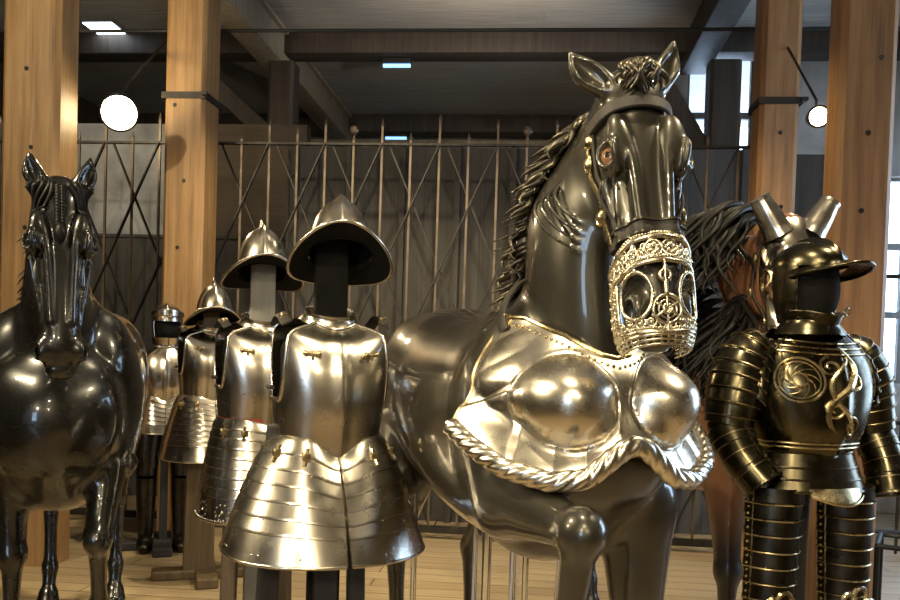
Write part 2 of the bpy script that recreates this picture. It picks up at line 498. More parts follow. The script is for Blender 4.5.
def noise(nt, vec, scale, detail=4, rough=.55):
    n = N(nt, 'ShaderNodeTexNoise'); n.inputs['Scale'].default_value = scale; n.inputs['Detail'].default_value = detail; n.inputs['Roughness'].default_value = rough
    nt.links.new(vec, n.inputs['Vector']); return n.outputs[0]
def bump(nt, b, h, st=.3, dist=.01):
    n = nt.nodes.new('ShaderNodeBump'); n.inputs['Strength'].default_value = st; n.inputs['Distance'].default_value = dist
    nt.links.new(h, n.inputs['Height']); nt.links.new(n.outputs[0], b.inputs['Normal'])
def metal(name, c1, c2, r1=.2, r2=.38, met=1.0, scale=9, bmp=.0, stretch=(1, 1, 1), coat=0):
    m, nt, b = nodes(name); v = coords(nt, stretch)
    f = noise(nt, v, scale, 6, .6)
    nt.links.new(ramp(nt, f, [(.3, c1), (.7, c2)]), b.inputs['Base Color'])
    mr = N(nt, 'ShaderNodeMapRange'); mr.inputs[1].default_value = .3; mr.inputs[2].default_value = .7; mr.inputs[3].default_value = r1; mr.inputs[4].default_value = r2
    nt.links.new(noise(nt, v, scale*2.3, 5), mr.inputs[0]); nt.links.new(mr.outputs[0], b.inputs['Roughness'])
    b.inputs['Metallic'].default_value = met
    if coat: b.inputs['Coat Weight'].default_value = coat; b.inputs['Coat Roughness'].default_value = .07
    if bmp: bump(nt, b, noise(nt, v, scale*3, 4), bmp, .004)
    return m
def plain(name, c, rough=.6, met=0.0, var=.25, scale=8, bmp=0, coat=0, stretch=(1, 1, 1)):
    m, nt, b = nodes(name); v = coords(nt, stretch); c = np.array(c)
    nt.links.new(ramp(nt, noise(nt, v, scale, 5), [(.3, tuple(c*(1-var))), (.7, tuple(np.minimum(1, c*(1+var))))]), b.inputs['Base Color'])
    b.inputs['Roughness'].default_value = rough; b.inputs['Metallic'].default_value = met
    if coat: b.inputs['Coat Weight'].default_value = coat; b.inputs['Coat Roughness'].default_value = .1
    if bmp: bump(nt, b, noise(nt, v, scale*2, 6), bmp, .01)
    return m
def timber(name, c1, c2, c3, rough=.6):
    m, nt, b = nodes(name); v = coords(nt, (9, 9, .55))
    f = noise(nt, v, 2.2, 8, .62)
    col = ramp(nt, f, [(.28, c1), (.5, c2), (.72, c3)])
    v2 = coords(nt, (30, 30, .5)); g = noise(nt, v2, 3, 4)
    dk = ramp(nt, g, [(.30, (.35, .3, .25)), (.42, (1, 1, 1))])
    big = ramp(nt, noise(nt, coords(nt, (1, 1, .8)), 1.6, 3), [(.3, (.72, .70, .66)), (.7, (1.0, 1.0, 1.0))])
    mx = N(nt, 'ShaderNodeMix', data_type='RGBA', blend_type='MULTIPLY'); mx.inputs[0].default_value = .45
    nt.links.new(col, mx.inputs[6]); nt.links.new(dk, mx.inputs[7])
    m2 = N(nt, 'ShaderNodeMix', data_type='RGBA', blend_type='MULTIPLY'); m2.inputs[0].default_value = 1
    nt.links.new(mx.outputs[2], m2.inputs[6]); nt.links.new(big, m2.inputs[7])
    nt.links.new(m2.outputs[2], b.inputs['Base Color']); b.inputs['Roughness'].default_value = rough
    bump(nt, b, f, .35, .01); return m
def boards(name, c1, c2, w=.16, along='Y', rough=.5, gap=(.04, .03, .02), length=2.4):
    m, nt, b = nodes(name)
    t = nt.nodes.new('ShaderNodeTexCoord'); mp = nt.nodes.new('ShaderNodeMapping')
    if along == 'Y': mp.inputs['Rotation'].default_value = (0, 0, pi/2)
    if along == 'Z': mp.inputs['Rotation'].default_value = (pi/2, 0, pi/2)
    nt.links.new(t.outputs['Object'], mp.inputs[0])
    br = N(nt, 'ShaderNodeTexBrick'); br.inputs['Scale'].default_value = 1; br.inputs['Brick Width'].default_value = length; br.inputs['Row Height'].default_value = w
    br.inputs['Mortar Size'].default_value = .004; br.inputs['Color1'].default_value = (*c1, 1); br.inputs['Color2'].default_value = (*c2, 1); br.inputs['Mortar'].default_value = (*gap, 1)
    br.inputs['Bias'].default_value = 0; br.offset = .37
    nt.links.new(mp.outputs[0], br.inputs['Vector'])
    g = N(nt, 'ShaderNodeMapping'); g.inputs['Scale'].default_value = (1.2, 22, 22); nt.links.new(mp.outputs[0], g.inputs[0])
    n = noise(nt, g.outputs[0], 2, 6); gr = ramp(nt, n, [(.3, (.68, .66, .62)), (.7, (1.08, 1.05, 1.0))])
    mx = N(nt, 'ShaderNodeMix', data_type='RGBA', blend_type='MULTIPLY'); mx.inputs[0].default_value = 1
    nt.links.new(br.outputs['Color'], mx.inputs[6]); nt.links.new(gr, mx.inputs[7]); nt.links.new(mx.outputs[2], b.inputs['Base Color'])
    b.inputs['Roughness'].default_value = rough
    return m
def emit(name, c, st):
    m, nt, b = nodes(name); b.inputs['Base Color'].default_value = (*c, 1); b.inputs['Emission Color'].default_value = (*c, 1); b.inputs['Emission Strength'].default_value = st; return m

STEEL = metal('polished_steel', (.55, .50, .42), (.64, .59, .50), .21, .29, scale=7)
STEEL2 = metal('bright_steel', (.56, .51, .43), (.66, .61, .52), .18, .27, scale=8)
PEYT = metal('peytral_steel', (.62, .565, .47), (.72, .66, .55), .22, .32, scale=6)
DARKSTEEL = metal('gilt_dark_steel', (.070, .060, .038), (.115, .098, .060), .18, .30, scale=10)
BLACKSTEEL = metal('blackened_steel', (.030, .026, .022), (.07, .06, .045), .25, .42, scale=12)
BRASS = metal('brass', (.40, .32, .17), (.58, .48, .28), .2, .36, scale=14)
PALEBRASS = metal('pale_brass', (.55, .48, .35), (.70, .62, .46), .2, .36, scale=30)
IRON = metal('wrought_iron', (.028, .025, .022), (.055, .048, .04), .4, .6, met=.7, scale=14)
RUST = metal('rusty_iron', (.09, .068, .048), (.19, .145, .105), .4, .6, met=.7, scale=6)
BRONZE = metal('bronze_paint', (.040, .036, .027), (.058, .052, .039), .30, .40, met=.6, scale=5, coat=1.0)
BLACKHORSE = metal('black_paint', (.006, .0055, .0045), (.011, .010, .008), .24, .32, met=.3, scale=5, coat=.9)
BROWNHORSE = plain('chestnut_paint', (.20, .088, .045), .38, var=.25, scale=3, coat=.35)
_nt = BROWNHORSE.node_tree; _b = _nt.nodes['Principled BSDF']; _src = _b.inputs['Base Color'].links[0].from_socket      # lower legs blackened by height, shade put into the colour
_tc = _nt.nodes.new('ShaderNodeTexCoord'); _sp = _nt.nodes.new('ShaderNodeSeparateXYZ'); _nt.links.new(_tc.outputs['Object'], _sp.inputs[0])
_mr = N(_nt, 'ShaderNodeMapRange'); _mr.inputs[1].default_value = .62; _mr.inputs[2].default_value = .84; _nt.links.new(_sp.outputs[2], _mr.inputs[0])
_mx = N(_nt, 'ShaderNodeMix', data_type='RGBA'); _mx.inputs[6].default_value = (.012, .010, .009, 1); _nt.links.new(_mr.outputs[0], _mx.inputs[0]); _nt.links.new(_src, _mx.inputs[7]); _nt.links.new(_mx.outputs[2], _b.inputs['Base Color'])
MANE = metal('mane_bronze', (.055, .046, .034), (.10, .087, .063), .28, .42, met=.8, scale=10)
MANEBLK = metal('mane_black', (.006, .0055, .005), (.012, .011, .010), .36, .5, met=0, scale=10, coat=.0)
MANEBLK.node_tree.nodes['Principled BSDF'].inputs['Specular IOR Level'].default_value = .14
DULLBRASS = metal('dull_gilt', (.20, .155, .08), (.30, .235, .13), .28, .4, scale=14)
EYE = plain('painted_eye', (.20, .10, .045), .15, var=.3, scale=40, coat=1)
PUPIL = plain('pupil', (.01, .008, .006), .1, coat=1)
LEATHER = plain('dark_leather', (.018, .013, .010), .6, var=.3, scale=30, bmp=.1)
LINING = plain('dark_lining', (.010, .009, .008), .95, var=.3, scale=20)
LINING.node_tree.nodes['Principled BSDF'].inputs['Specular IOR Level'].default_value = .15
BLACKWOOD = plain('black_stained_wood', (.016, .014, .013), .7, var=.4, scale=6, stretch=(6, 6, .6))
BROWNWOOD = plain('brown_stained_wood', (.10, .065, .03), .5, var=.4, scale=6, stretch=(6, 6, .6))
GREYWOOD = plain('grey_painted_board', (.16, .15, .13), .6, var=.2, scale=6, stretch=(4, 4, .6))
REDCLOTH = plain('red_cloth', (.22, .03, .02), .9, var=.3, scale=40, bmp=.2)
TIMBER = timber('oiled_timber', (.20, .105, .036), (.34, .19, .072), (.45, .275, .118), .5)
TIMBER2 = timber('shaded_timber', (.15, .07, .024), (.27, .135, .05), (.36, .195, .085), .55)  # post timber with its colour darkened to offset the daylight at right
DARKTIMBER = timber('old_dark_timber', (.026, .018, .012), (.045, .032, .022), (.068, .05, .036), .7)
PALETIMBER = timber('pale_timber', (.24, .19, .125), (.33, .27, .19), (.43, .36, .26), .7)
FLOOR = boards('floor_boards', (.33, .245, .145), (.42, .32, .195), .15, 'X', .42)
CEIL = boards('ceiling_boards', (.36, .345, .32), (.39, .375, .35), .30, 'X', .8, gap=(.30, .285, .27), length=6)
PLASTER = plain('rough_plaster', (.40, .38, .35), .9, var=.25, scale=2.5, bmp=.3)
STONE = plain('grey_stone', (.28, .28, .29), .9, var=.45, scale=3, bmp=.4)
PANEL = boards('dark_panel', (.058, .053, .048), (.065, .059, .054), .45, 'Z', .8, gap=(.035, .032, .03), length=8)
BROWNPANEL = boards('brown_panel', (.06, .043, .028), (.085, .06, .04), .22, 'X', .7, gap=(.025, .018, .012), length=8)
BLACKMETAL = plain('black_metal', (.02, .02, .02), .4, met=.5)
GLASS, _nt, _b = nodes('clear_acrylic'); _b.inputs['Transmission Weight'].default_value = 1; _b.inputs['Roughness'].default_value = .05; _b.inputs['IOR'].default_value = 1.35; _b.inputs['Base Color'].default_value = (.93, .96, 1, 1)
PANE, _nt, _b = nodes('window_glass'); _b.inputs['Transmission Weight'].default_value = 1; _b.inputs['Roughness'].default_value = 0; _b.inputs['IOR'].default_value = 1.02; _b.inputs['Base Color'].default_value = (.9, .95, 1, 1)
WARMLAMP = emit('warm_lamp', (1, .80, .46), 60)
COOLTUBE = emit('cool_tube', (.75, .88, 1.0), 9)
BLUETUBE = emit('blue_tube', (.30, .60, 1.0), 1.6)
# thin window glass: mostly straight-through, a little mirror
PANE.node_tree.nodes.clear()
_nt = PANE.node_tree
_o = _nt.nodes.new('ShaderNodeOutputMaterial'); _t = _nt.nodes.new('ShaderNodeBsdfTransparent'); _g = _nt.nodes.new('ShaderNodeBsdfGlossy'); _x = _nt.nodes.new('ShaderNodeMixShader')
_t.inputs[0].default_value = (.88, .93, 1, 1); _g.inputs['Roughness'].default_value = .03; _x.inputs[0].default_value = .06
_nt.links.new(_t.outputs[0], _x.inputs[1]); _nt.links.new(_g.outputs[0], _x.inputs[2]); _nt.links.new(_x.outputs[0], _o.inputs[0])

# ------------------------------------------------------------------ the room
def sbox(name, lo, hi, mat, bev=0):
    mb = MB(); mb.box(lo, hi, bev); return struct(mb.build(name, mat, smooth=False))
XL, XR, YF, YB, ZC = -5.6, 3.9, -4.5, 11.2, 4.34
sbox('floor', (XL, YF, -.1), (XR, YB, 0), FLOOR)
sbox('ceiling', (XL, YF, ZC), (XR, YB, ZC + .1), CEIL)
sbox('wall_left', (XL - .15, YF, 0), (XL, YB, ZC), BROWNPANEL)
sbox('wall_back', (XL, YB, 0), (1.25, YB + .15, ZC), PLASTER)
# right wall with two window openings, and the end wall of the right aisle with a tall window
def wall_holes(name, axis, c0, c1, a0, a1, z1, holes, mat):
    """axis 'x': wall slab between x=c0..c1 running along y; axis 'y': slab y=c0..c1 running along x"""
    mb = MB()
    def b(u0, u1, z0, zz):
        if u1 - u0 < 1e-4 or zz - z0 < 1e-4: return
        if axis == 'x': mb.box((c0, u0, z0), (c1, u1, zz))
        else: mb.box((u0, c0, z0), (u1, c1, zz))
    u = a0
    for (h0, h1, z0, zz) in holes:
        b(u, h0, 0, z1); b(h0, h1, 0, z0); b(h0, h1, zz, z1); u = h1
    b(u, a1, 0, z1)
    return struct(mb.build(name, mat, smooth=False))
wall_holes('wall_right', 'x', XR, XR + .25, YF, 8.45, ZC, [(3.3, 5.4, .9, 3.3), (6.9, 7.95, 1.25, 3.0)], PLASTER)
wall_holes('wall_end', 'y', 8.2, 8.45, 1.25, XR, ZC, [(1.36, 1.98, 3.05, 4.28), (3.05, 3.75, 1.2, 3.1)], PLASTER)
wall_holes('wall_front', 'y', YF - .15, YF, XL, XR, ZC, [(-3.1, -1.7, .8, 2.7)], PLASTER)
sbox('wall_return', (1.13, 8.2, 0), (1.25, YB, ZC), PLASTER)
def window(name, axis, c, a0, a1, z0, z1, nu, nz):
    fr = MB(); pn = MB(); t = .03
    def b(mb, u0, u1, w0, w1, d):
        if axis == 'x': mb.box((c - d, u0, w0), (c + d, u1, w1))
        else: mb.box((u0, c - d, w0), (u1, c + d, w1))
    for i in range(nu + 1):
        u = a0 + (a1 - a0)*i/nu; b(fr, max(a0, u - t), min(a1, u + t), z0, z1, .03)
    for j in range(nz + 1):
        z = z0 + (z1 - z0)*j/nz; b(fr, a0, a1, max(z0, z - t), min(z1, z + t), .028)
    b(pn, a0, a1, z0, z1, .004)
    o = struct(fr.build(name, GREYWOOD, smooth=False)); p = pn.build('pane', PANE, o, smooth=False)
    return o
window('window_1', 'x', XR + .12, 3.3, 5.4, .9, 3.3, 3, 3)
window('window_2', 'x', XR + .12, 6.9, 7.95, 1.25, 3.0, 2, 3)
window('window_3', 'y', 8.3, 1.36, 1.98, 3.05, 4.28, 1, 2)
window('window_4', 'y', 8.3, 3.05, 3.75, 1.2, 3.1, 2, 3)
window('added_window', 'y', YF - .08, -3.1, -1.7, .8, 2.7, 2, 2)  # unseen window added behind the camera to highlight the horse's neck
# partitions behind the grille
sbox('wall_partition', (-2.02, 6.75, 0), (1.62, 6.87, 2.98), PANEL)
mb = MB()
for i in range(9):
    x = -1.98 + i*.44; mb.box((x, 6.70, 0), (x + .05, 6.75, 2.98), .006)
struct(mb.build('trim_1', PANEL, smooth=False))
sbox('wall_alcove', (XL, 7.3, 0), (-3.02, 7.42, 3.3), STONE)
sbox('wall_alcove_side', (-3.02, 7.3, 0), (-2.02, 7.42, 3.3), BROWNPANEL)
mb = MB(); mb.box((XL, 7.22, .0), (-2.02, 7.295, 2.28)); mb.box((XL, 7.2, 2.28), (-2.02, 7.3, 2.31), .006)
struct(mb.build('trim_2', PANEL, smooth=False))
# case at the right of the grille
sbox('wall_case', (1.95, 6.75, 0), (2.2, 7.6, 2.95), DARKTIMBER)

# ceiling beams, posts
def beam(name, lo, hi, mat, label, group):
    mb = MB(); mb.box(lo, hi, .012); return tag(mb.build(name, mat, sharp=30), label, 'ceiling beam', group)
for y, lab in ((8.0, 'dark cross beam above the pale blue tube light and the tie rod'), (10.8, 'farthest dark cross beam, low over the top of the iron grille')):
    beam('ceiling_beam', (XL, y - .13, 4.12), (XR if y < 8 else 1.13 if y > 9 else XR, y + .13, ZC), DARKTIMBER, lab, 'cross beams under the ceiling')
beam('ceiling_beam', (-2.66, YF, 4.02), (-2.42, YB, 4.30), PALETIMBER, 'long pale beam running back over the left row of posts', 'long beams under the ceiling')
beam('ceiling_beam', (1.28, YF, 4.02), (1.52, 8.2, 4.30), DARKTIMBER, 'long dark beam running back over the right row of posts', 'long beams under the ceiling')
mb = MB(); mb.box((-2.50, YF, 4.29), (-2.38, YB, 4.33), .006)
struct(mb.build('trim_3', PALETIMBER, smooth=False))

def post(x, y, w, z1, mat, label, strap=None, group='timber posts', d=None, lean=0):
    d = d or w
    t = thing('timber_post', label, 'wooden post', (x, y, 0), 0, group)
    mb = MB()
    bm = bmesh.new(); bmesh.ops.create_cube(bm, size=1)
    for v in bm.verts: v.co = (v.co.x*w, v.co.y*d, (v.co.z + .5)*z1)
    bmesh.ops.bevel(bm, geom=[e for e in bm.edges if abs(e.verts[0].co.z - e.verts[1].co.z) > .5], offset=.028, segments=1, affect='EDGES')
    bm.verts.index_update(); mb.add([tuple(v.co) for v in bm.verts], [[v.index for v in f.verts] for f in bm.faces]); bm.free()
    mb.build('shaft', mat, t, smooth=False)
    rg = random.Random(int(x*100+y*10))
    for i in range(3):
        kn = MB(); px = (rg.random() - .5)*w*.6; pz = 1.9 + i*.45 + rg.random()*.3
        kn.lathe([(.001, .004), (.012, .004), (.014, 0)], 10, Matrix.Translation((px, -d/2 - .001, pz)) @ Matrix.Rotation(pi/2, 4, 'X'))
        kn.build('bolt_head', BLACKMETAL, t)
    if strap:
        z = strap; s = MB()
        q = w/2 + .006; e = d/2 + .006
        for a in ((-q - .008, -e - .008, q + .008, -e), (-q - .008, e, q + .008, e + .008), (-q - .008, -e, -q, e), (q, -e, q + .008, e)):
            s.box((a[0], a[1], z - .022), (a[2], a[3], z + .022))
        s.box((q - .01, -e - .05, z - .012), (q + .03, -e, z + .012), .004)
        s.build('iron_strap', IRON, t, smooth=False)
    return t
post(-3.00, 4.90, .36, 4.02, TIMBER, 'thick timber post rising behind the black horse head at left', d=.24)
post(-2.45, 5.85, .29, 4.02, TIMBER, 'timber post with an iron strap, behind the three brimmed helmets', 3.07)
post(1.54, 5.85, .25, 4.02, TIMBER2, 'timber post with a dark iron strap, behind the black curly mane', 3.05)
post(1.60, 4.50, .27, 4.02, TIMBER2, 'thick timber post rising behind the peaked helmet at right', d=.22)
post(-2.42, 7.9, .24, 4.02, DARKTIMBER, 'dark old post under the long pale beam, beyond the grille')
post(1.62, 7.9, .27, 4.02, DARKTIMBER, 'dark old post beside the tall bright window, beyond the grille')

# braces
def bar(name, a, b, w, d, mat, label, cat, group=None):
    a, b = Vector(a), Vector(b); mb = MB(); L = (b - a).length
    M = Matrix.Translation(a) @ (b - a).to_track_quat('Z', 'Y').to_matrix().to_4x4()
    mb.box((-w/2, -d/2, 0), (w/2, d/2, L), .008, M); return tag(mb.build(name, mat, smooth=False), label, cat, group)
bar('knee_brace', (-2.56, 8.05, 3.35), (-3.3, 8.0, 4.0), .14, .16, DARKTIMBER, 'slanting brace at the left side of the dark old post', 'brace')
bar('knee_brace', (1.48, 8.0, 3.25), (.95, 8.0, 4.12), .13, .16, DARKTIMBER, 'slanting brace beside the bright window and dark post at right', 'brace')

# tie rod
mb = MB(); mb.tube([(XL, 5.98, 3.62), (XR, 5.98, 3.60)], .013, 8)
for x in (-2.45, 1.48): mb.box((x - .05, 5.99, 3.58), (x + .05, 6.02, 3.66))
tag(mb.build('tie_rod', BLACKMETAL), 'thin black rod running across the room under the ceiling', 'rod')
mb = MB(); mb.tube([(XL, 10.4, 3.92), (1.13, 10.4, 3.92)], .03, 8)
tag(mb.build('tie_rod', PALETIMBER), 'pale rail just above the top of the iron grille', 'rod')

# ------------------------------------------------------------------ grille
G = thing('iron_grille', 'tall wrought iron lattice grille of upright bars and crossing braces', 'grille', (0, 6.1, 0))
gx0, sp, nb = -4.05, .2085, 27
zt = 2.87
for i in range(nb):
    x = gx0 + i*sp; mb = MB(); zz = zt + (.16 if i % 2 == 0 else .06) + (.04 if i % 5 == 1 else 0)
    mb.box((x - .008, -.008, .05), (x + .008, .008, zz - .05))
    mb.lathe([(.011, zz - .06), (.013, zz - .05), (.0005, zz)], 8, Matrix.Translation((x, 0, 0)))
    if i in (13, 19): mb.ball((x, 0, zz + .01), .036, 6)
    mb.build('bar', RUST, G, smooth=False)
for nm, z, h in (('top_rail', zt - .03, .016), ('bottom_rail', .07, .05)):
    mb = MB(); mb.box((gx0 - .1, -.018, z - h/2), (gx0 + sp*nb, .018, z + h/2)); mb.build(nm, IRON, G, smooth=False)
# crossing braces: each spans 4 spaces sideways over the height between rails, slope about 2:1
ztop, zbot = zt - .03, .1
run = (ztop - zbot)/2.28
mbs = []
k = 0
while True:
    xa = gx0 - run + k*2*sp
    if xa > gx0 + sp*nb: break
    for sgn in (1, -1):
        # line from (xa, top) going down towards +x, and its mirror
        a = (xa, ztop) if sgn == 1 else (xa + run, ztop); b = (xa + run, zbot) if sgn == 1 else (xa, zbot)
        lo, hi = gx0, gx0 + sp*(nb - 1)
        def clip(p, q):
            (x1, z1), (x2, z2) = p, q
            if x1 == x2: return None
            t0, t1 = 0, 1
            for e in (lo, hi):
                pass
            ts = sorted([(lo - x1)/(x2 - x1), (hi - x1)/(x2 - x1)]); t0 = max(0, ts[0]); t1 = min(1, ts[1])
            if t1 - t0 < .03: return None
            return (x1 + (x2-x1)*t0, z1 + (z2-z1)*t0), (x1 + (x2-x1)*t1, z1 + (z2-z1)*t1)
        c = clip(a, b)
        if c:
            (x1, z1), (x2, z2) = c; y = .016*sgn
            mb = MB(); A = Vector((x1, y, z1)); B = Vector((x2, y, z2)); M = Matrix.Translation(A) @ (B - A).to_track_quat('Z', 'Y').to_matrix().to_4x4()
            mb.box((-.014, -.005, 0), (.014, .005, (B - A).length), 0, M); mb.build('brace', IRON, G, smooth=False)
    k += 1

# ------------------------------------------------------------------ lamps
def spot_fixture(loc, aim, label, power, size, glow=True, rad=.05):
    t = thing('spotlight', label, 'spotlight', loc, 0, 'spotlights on the tie rod')
    d = (Vector(aim) - Vector(loc)).normalized(); R = d.to_track_quat('Z', 'Y').to_matrix().to_4x4()
    mb = MB(); mb.lathe([(.001, -.16), (.035, -.16), (.05, -.12), (.055, -.02), (rad + .014, .0), (rad + .014, .03), (rad + .002, .03), (rad, .006)], 24, R); mb.build('housing', BLACKMETAL, t)
    mb = MB(); mb.lathe([(rad, .008), (rad*.6, .016), (.001, .02)], 24, R); mb.build('lens', WARMLAMP, t)
    mb = MB(); mb.tube([-d*.08, Vector((0, 0, .1)) - d*.08, Vector((0, 5.98 - loc[1], 3.605 - loc[2]))], .008, 6); mb.build('arm', BLACKMETAL, t)
    l = bpy.data.lights.new('spot', 'SPOT'); l.energy = power; l.color = (1, .74, .42); l.spot_size = radians(size); l.spot_blend = .6; l.shadow_soft_size = .05
    o = bpy.data.objects.new('spot_lamp', l); COL.objects.link(o); o.parent = t; o.location = d*.05
    o.rotation_euler = d.to_track_quat('-Z', 'Y').to_euler()
    return t
spot_fixture((-2.66, 5.2, 2.81), (-.9, 2.0, 1.3), 'glaring warm spotlight between the two left posts', 45, 70, rad=.105)
spot_fixture((1.57, 5.05, 2.76), (.9, 0, 1.6), 'small glaring spotlight between the two right posts', 30, 70, rad=.05)
def key(loc, aim, power, size, col=(1, .84, .54), r=.06, blend=.5):
    l = bpy.data.lights.new('track_fill_lamp', 'SPOT'); l.energy = power; l.color = col; l.spot_size = radians(size); l.spot_blend = blend; l.shadow_soft_size = r
    o = bpy.data.objects.new('track_fill_lamp', l); COL.objects.link(o); o.location = loc
    o.rotation_euler = (Vector(aim) - Vector(loc)).to_track_quat('-Z', 'Y').to_euler(); return o
def tube_light(a, b, mat, label, hgt=.05):
    a, b = Vector(a), Vector(b); c = (a + b)/2
    t = thing('tube_light', label, 'tube light', c, atan2((b-a).y, (b-a).x), 'tube lights on the ceiling'); L = (b - a).length/2
    mb = MB(); mb.box((-L - .01, -.03, .0), (L + .01, .03, hgt), .006); mb.build('housing', BLACKMETAL, t, smooth=False)
    mb = MB(); mb.tube([(-L, 0, -.018), (L, 0, -.018)], .018, 10); mb.build('tube', mat, t)
mb = MB()
t = thing('ceiling_light', 'small square white ceiling light over the left aisle', 'ceiling light', (-4.12, 7.74, ZC))
mb.box((-.17, -.17, -.03), (.17, .17, 0), .006); mb.build('frame', GREYWOOD, t, smooth=False)
mb = MB(); mb.box((-.14, -.14, -.036), (.14, .14, -.03)); mb.build('diffuser', COOLTUBE, t, smooth=False)
tube_light((-1.50, 8.02, 4.068), (-1.24, 8.02, 4.068), BLUETUBE, 'blue-white tube light under the dark cross beam')
tube_light((-1.95, 10.72, 4.068), (-1.68, 10.72, 4.068), BLUETUBE, 'small blue-green tube light low over the grille top')
tube_light((2.40, 8.15, 3.02), (2.62, 8.15, 3.02), COOLTUBE, 'short white tube light between the right posts')

# warm track lamps, unseen spots added as fill and highlights, daylight through the windows
key((-3.0, 1.55, 3.75), (-.8, 2.6, 1.1), 520, 75)
key((-1.9, -4.1, 3.5), (.0, 2.3, 1.3), 450, 34)  # this and the next: unseen front spots added for the neck highlight
key((.9, -4.1, 3.5), (.1, 2.2, 1.5), 380, 30)
key((-4.7, 1.3, 2.9), (.1, 2.2, 1.45), 420, 36, r=.12)  # unseen low side spot, added for the neck highlight
key((-.1, 1.4, 3.95), (.1, 2.2, 1.0), 200, 85)
key((-.1, -1.2, 3.7), (.2, 2.1, 1.2), 300, 50)
key((1.7, 2.5, 3.9), (.3, 2.4, 1.0), 280, 85)
key((-3.4, 1.6, 3.7), (-2.4, 4.4, 2.2), 330, 75)
key((2.6, 2.2, 3.8), (1.5, 5.0, 2.4), 22, 70)
key((-1.2, 4.4, 3.9), (-1.3, 5.4, 0), 360, 100)
key((.6, 4.6, 3.9), (.3, 5.3, 0), 200, 100)
key((-2.2, -1.0, 3.9), (-2.0, -4.5, 1.8), 240, 120)  # this and the next: added fill on the front wall, for reflections in metal
key((1.2, -1.0, 3.9), (1.2, -4.5, 1.8), 240, 120)
key((-3.0, 5.2, 2.9), (-3.0, 7.0, 4.3), 45, 130)  # added uplight, brightens the ceiling at left
key((-3.6, 5.0, 3.9), (-3.6, 7.3, 2.4), 60, 80)  # unseen fill spot to brighten the stone alcove wall
key((-.4, 6.4, 3.5), (-.6, 8.8, 4.34), 75, 120, (1, .88, .72))  # this and the next: unseen uplights added to brighten the ceiling
key((-.6, 2.2, 2.9), (-.6, 3.4, 4.34), 70, 140, (1, .88, .72))
W = bpy.data.worlds.new('daylight'); S.world = W; W.use_nodes = True
bg = W.node_tree.nodes['Background']; bg.inputs[0].default_value = (.68, .84, 1, 1); bg.inputs[1].default_value = 11.0

# ------------------------------------------------------------------ camera
cam = bpy.data.cameras.new('camera'); co = bpy.data.objects.new('camera', cam); COL.objects.link(co)
cam.sensor_width = 36; cam.lens = 850/900*36; cam.shift_y = 77/900; cam.clip_end = 60
YAW, ROLL, PIT = radians(5.5), radians(1.8), radians(-1.6)
fw = np.array([-sin(YAW)*cos(PIT), cos(YAW)*cos(PIT), sin(PIT)])
r0 = np.array([cos(YAW), sin(YAW), 0]); u0 = np.cross(r0, fw)
Rv = cos(ROLL)*r0 + sin(ROLL)*u0; Uv = -sin(ROLL)*r0 + cos(ROLL)*u0
co.matrix_world = Matrix(((Rv[0], Uv[0], -fw[0], 0), (Rv[1], Uv[1], -fw[1], 0), (Rv[2], Uv[2], -fw[2], 1.35), (0, 0, 0, 1)))
S.camera = co
S.view_settings.view_transform = 'Standard'; S.view_settings.look = 'None'; S.view_settings.gamma = 1; S.view_settings.exposure = 0.0
S.view_settings.use_curve_mapping = False
S.cycles.use_denoising = True; S.cycles.sample_clamp_indirect = 6; S.cycles.max_bounces = 8; S.cycles.caustics_reflective = True
# ------------------------------------------------------------------ horses in the scene
HEAD = atan2(-.916, .40)          # every figure in the row looks this way
def eyes(H, root, dark=False):
    for q in (-1, 1):
        c = H.hp([(.192, q*.0800, .0430)])[0]
        d = H.M @ np.array([.02, q*.66, .75]); d /= np.linalg.norm(d)
        mb = MB(); mb.ball(c, .0265*H.hs, 10)
        e = mb.build('eye', BLACKHORSE if dark else EYE, root)
        mb = MB(); mb.ball(c + d*.0165*H.hs, .0115*H.hs, 8); mb.build('pupil', PUPIL, e)

def strap(H, name, mat, root, xs, ths, w, t=.004, off=.003, closed=False, n=60, parent=None, f=None):
    xs = np.asarray(xs, float); ths = np.radians(np.asarray(ths, float))
    C = catmull(np.stack([xs, ths], 1), n)
    P, D = H.headpts(C[:, 0], C[:, 1], off, f)
    for _ in range(3): P[1:-1] = .25*P[:-2] + .5*P[1:-1] + .25*P[2:]
    mb = MB(); mb.ribbon(P, D, w, t); return mb.build(name, mat, parent or root, sharp=35)

def hooves(H, root): pass

# ---- the big bronze horse
horse_loc = (-.09, 2.76, 0)
h1 = thing('horse_statue', 'big bronze-coloured horse statue with raised foreleg wearing steel breast armour', 'horse statue', horse_loc, HEAD, None)
H1 = Horse((.72, .015, 1.985), yaw=-10, pitch=17, tilt=3, deep=.03, neck_mid=(.535, -.03, 1.68), ears={-1: (-.60, -.74, .12), 1: (-.80, .42, .16)},
           legs=dict(fr=dict(el=(.50, -.19, .98), kn=(.90, -.165, .965), ft=(.82, -.165, .60), hf=(.70, -.165, .53)), fl=dict(w=1.35, el=(.50, .205, .97), kn=(.53, .21, .53), ft=(.53, .21, .20), hf=(.60, .21, .0))))
H1.body_mesh('body', BRONZE, h1)
eyes(H1, h1)
locks(H1, 'mane', MANE, h1, side=-1, n=56, ln=(.11, .19), t0=.2, t1=.95, sweep=(-.25, -.55, -.8), wave=.024, r=.014, seed=4, layers=3)
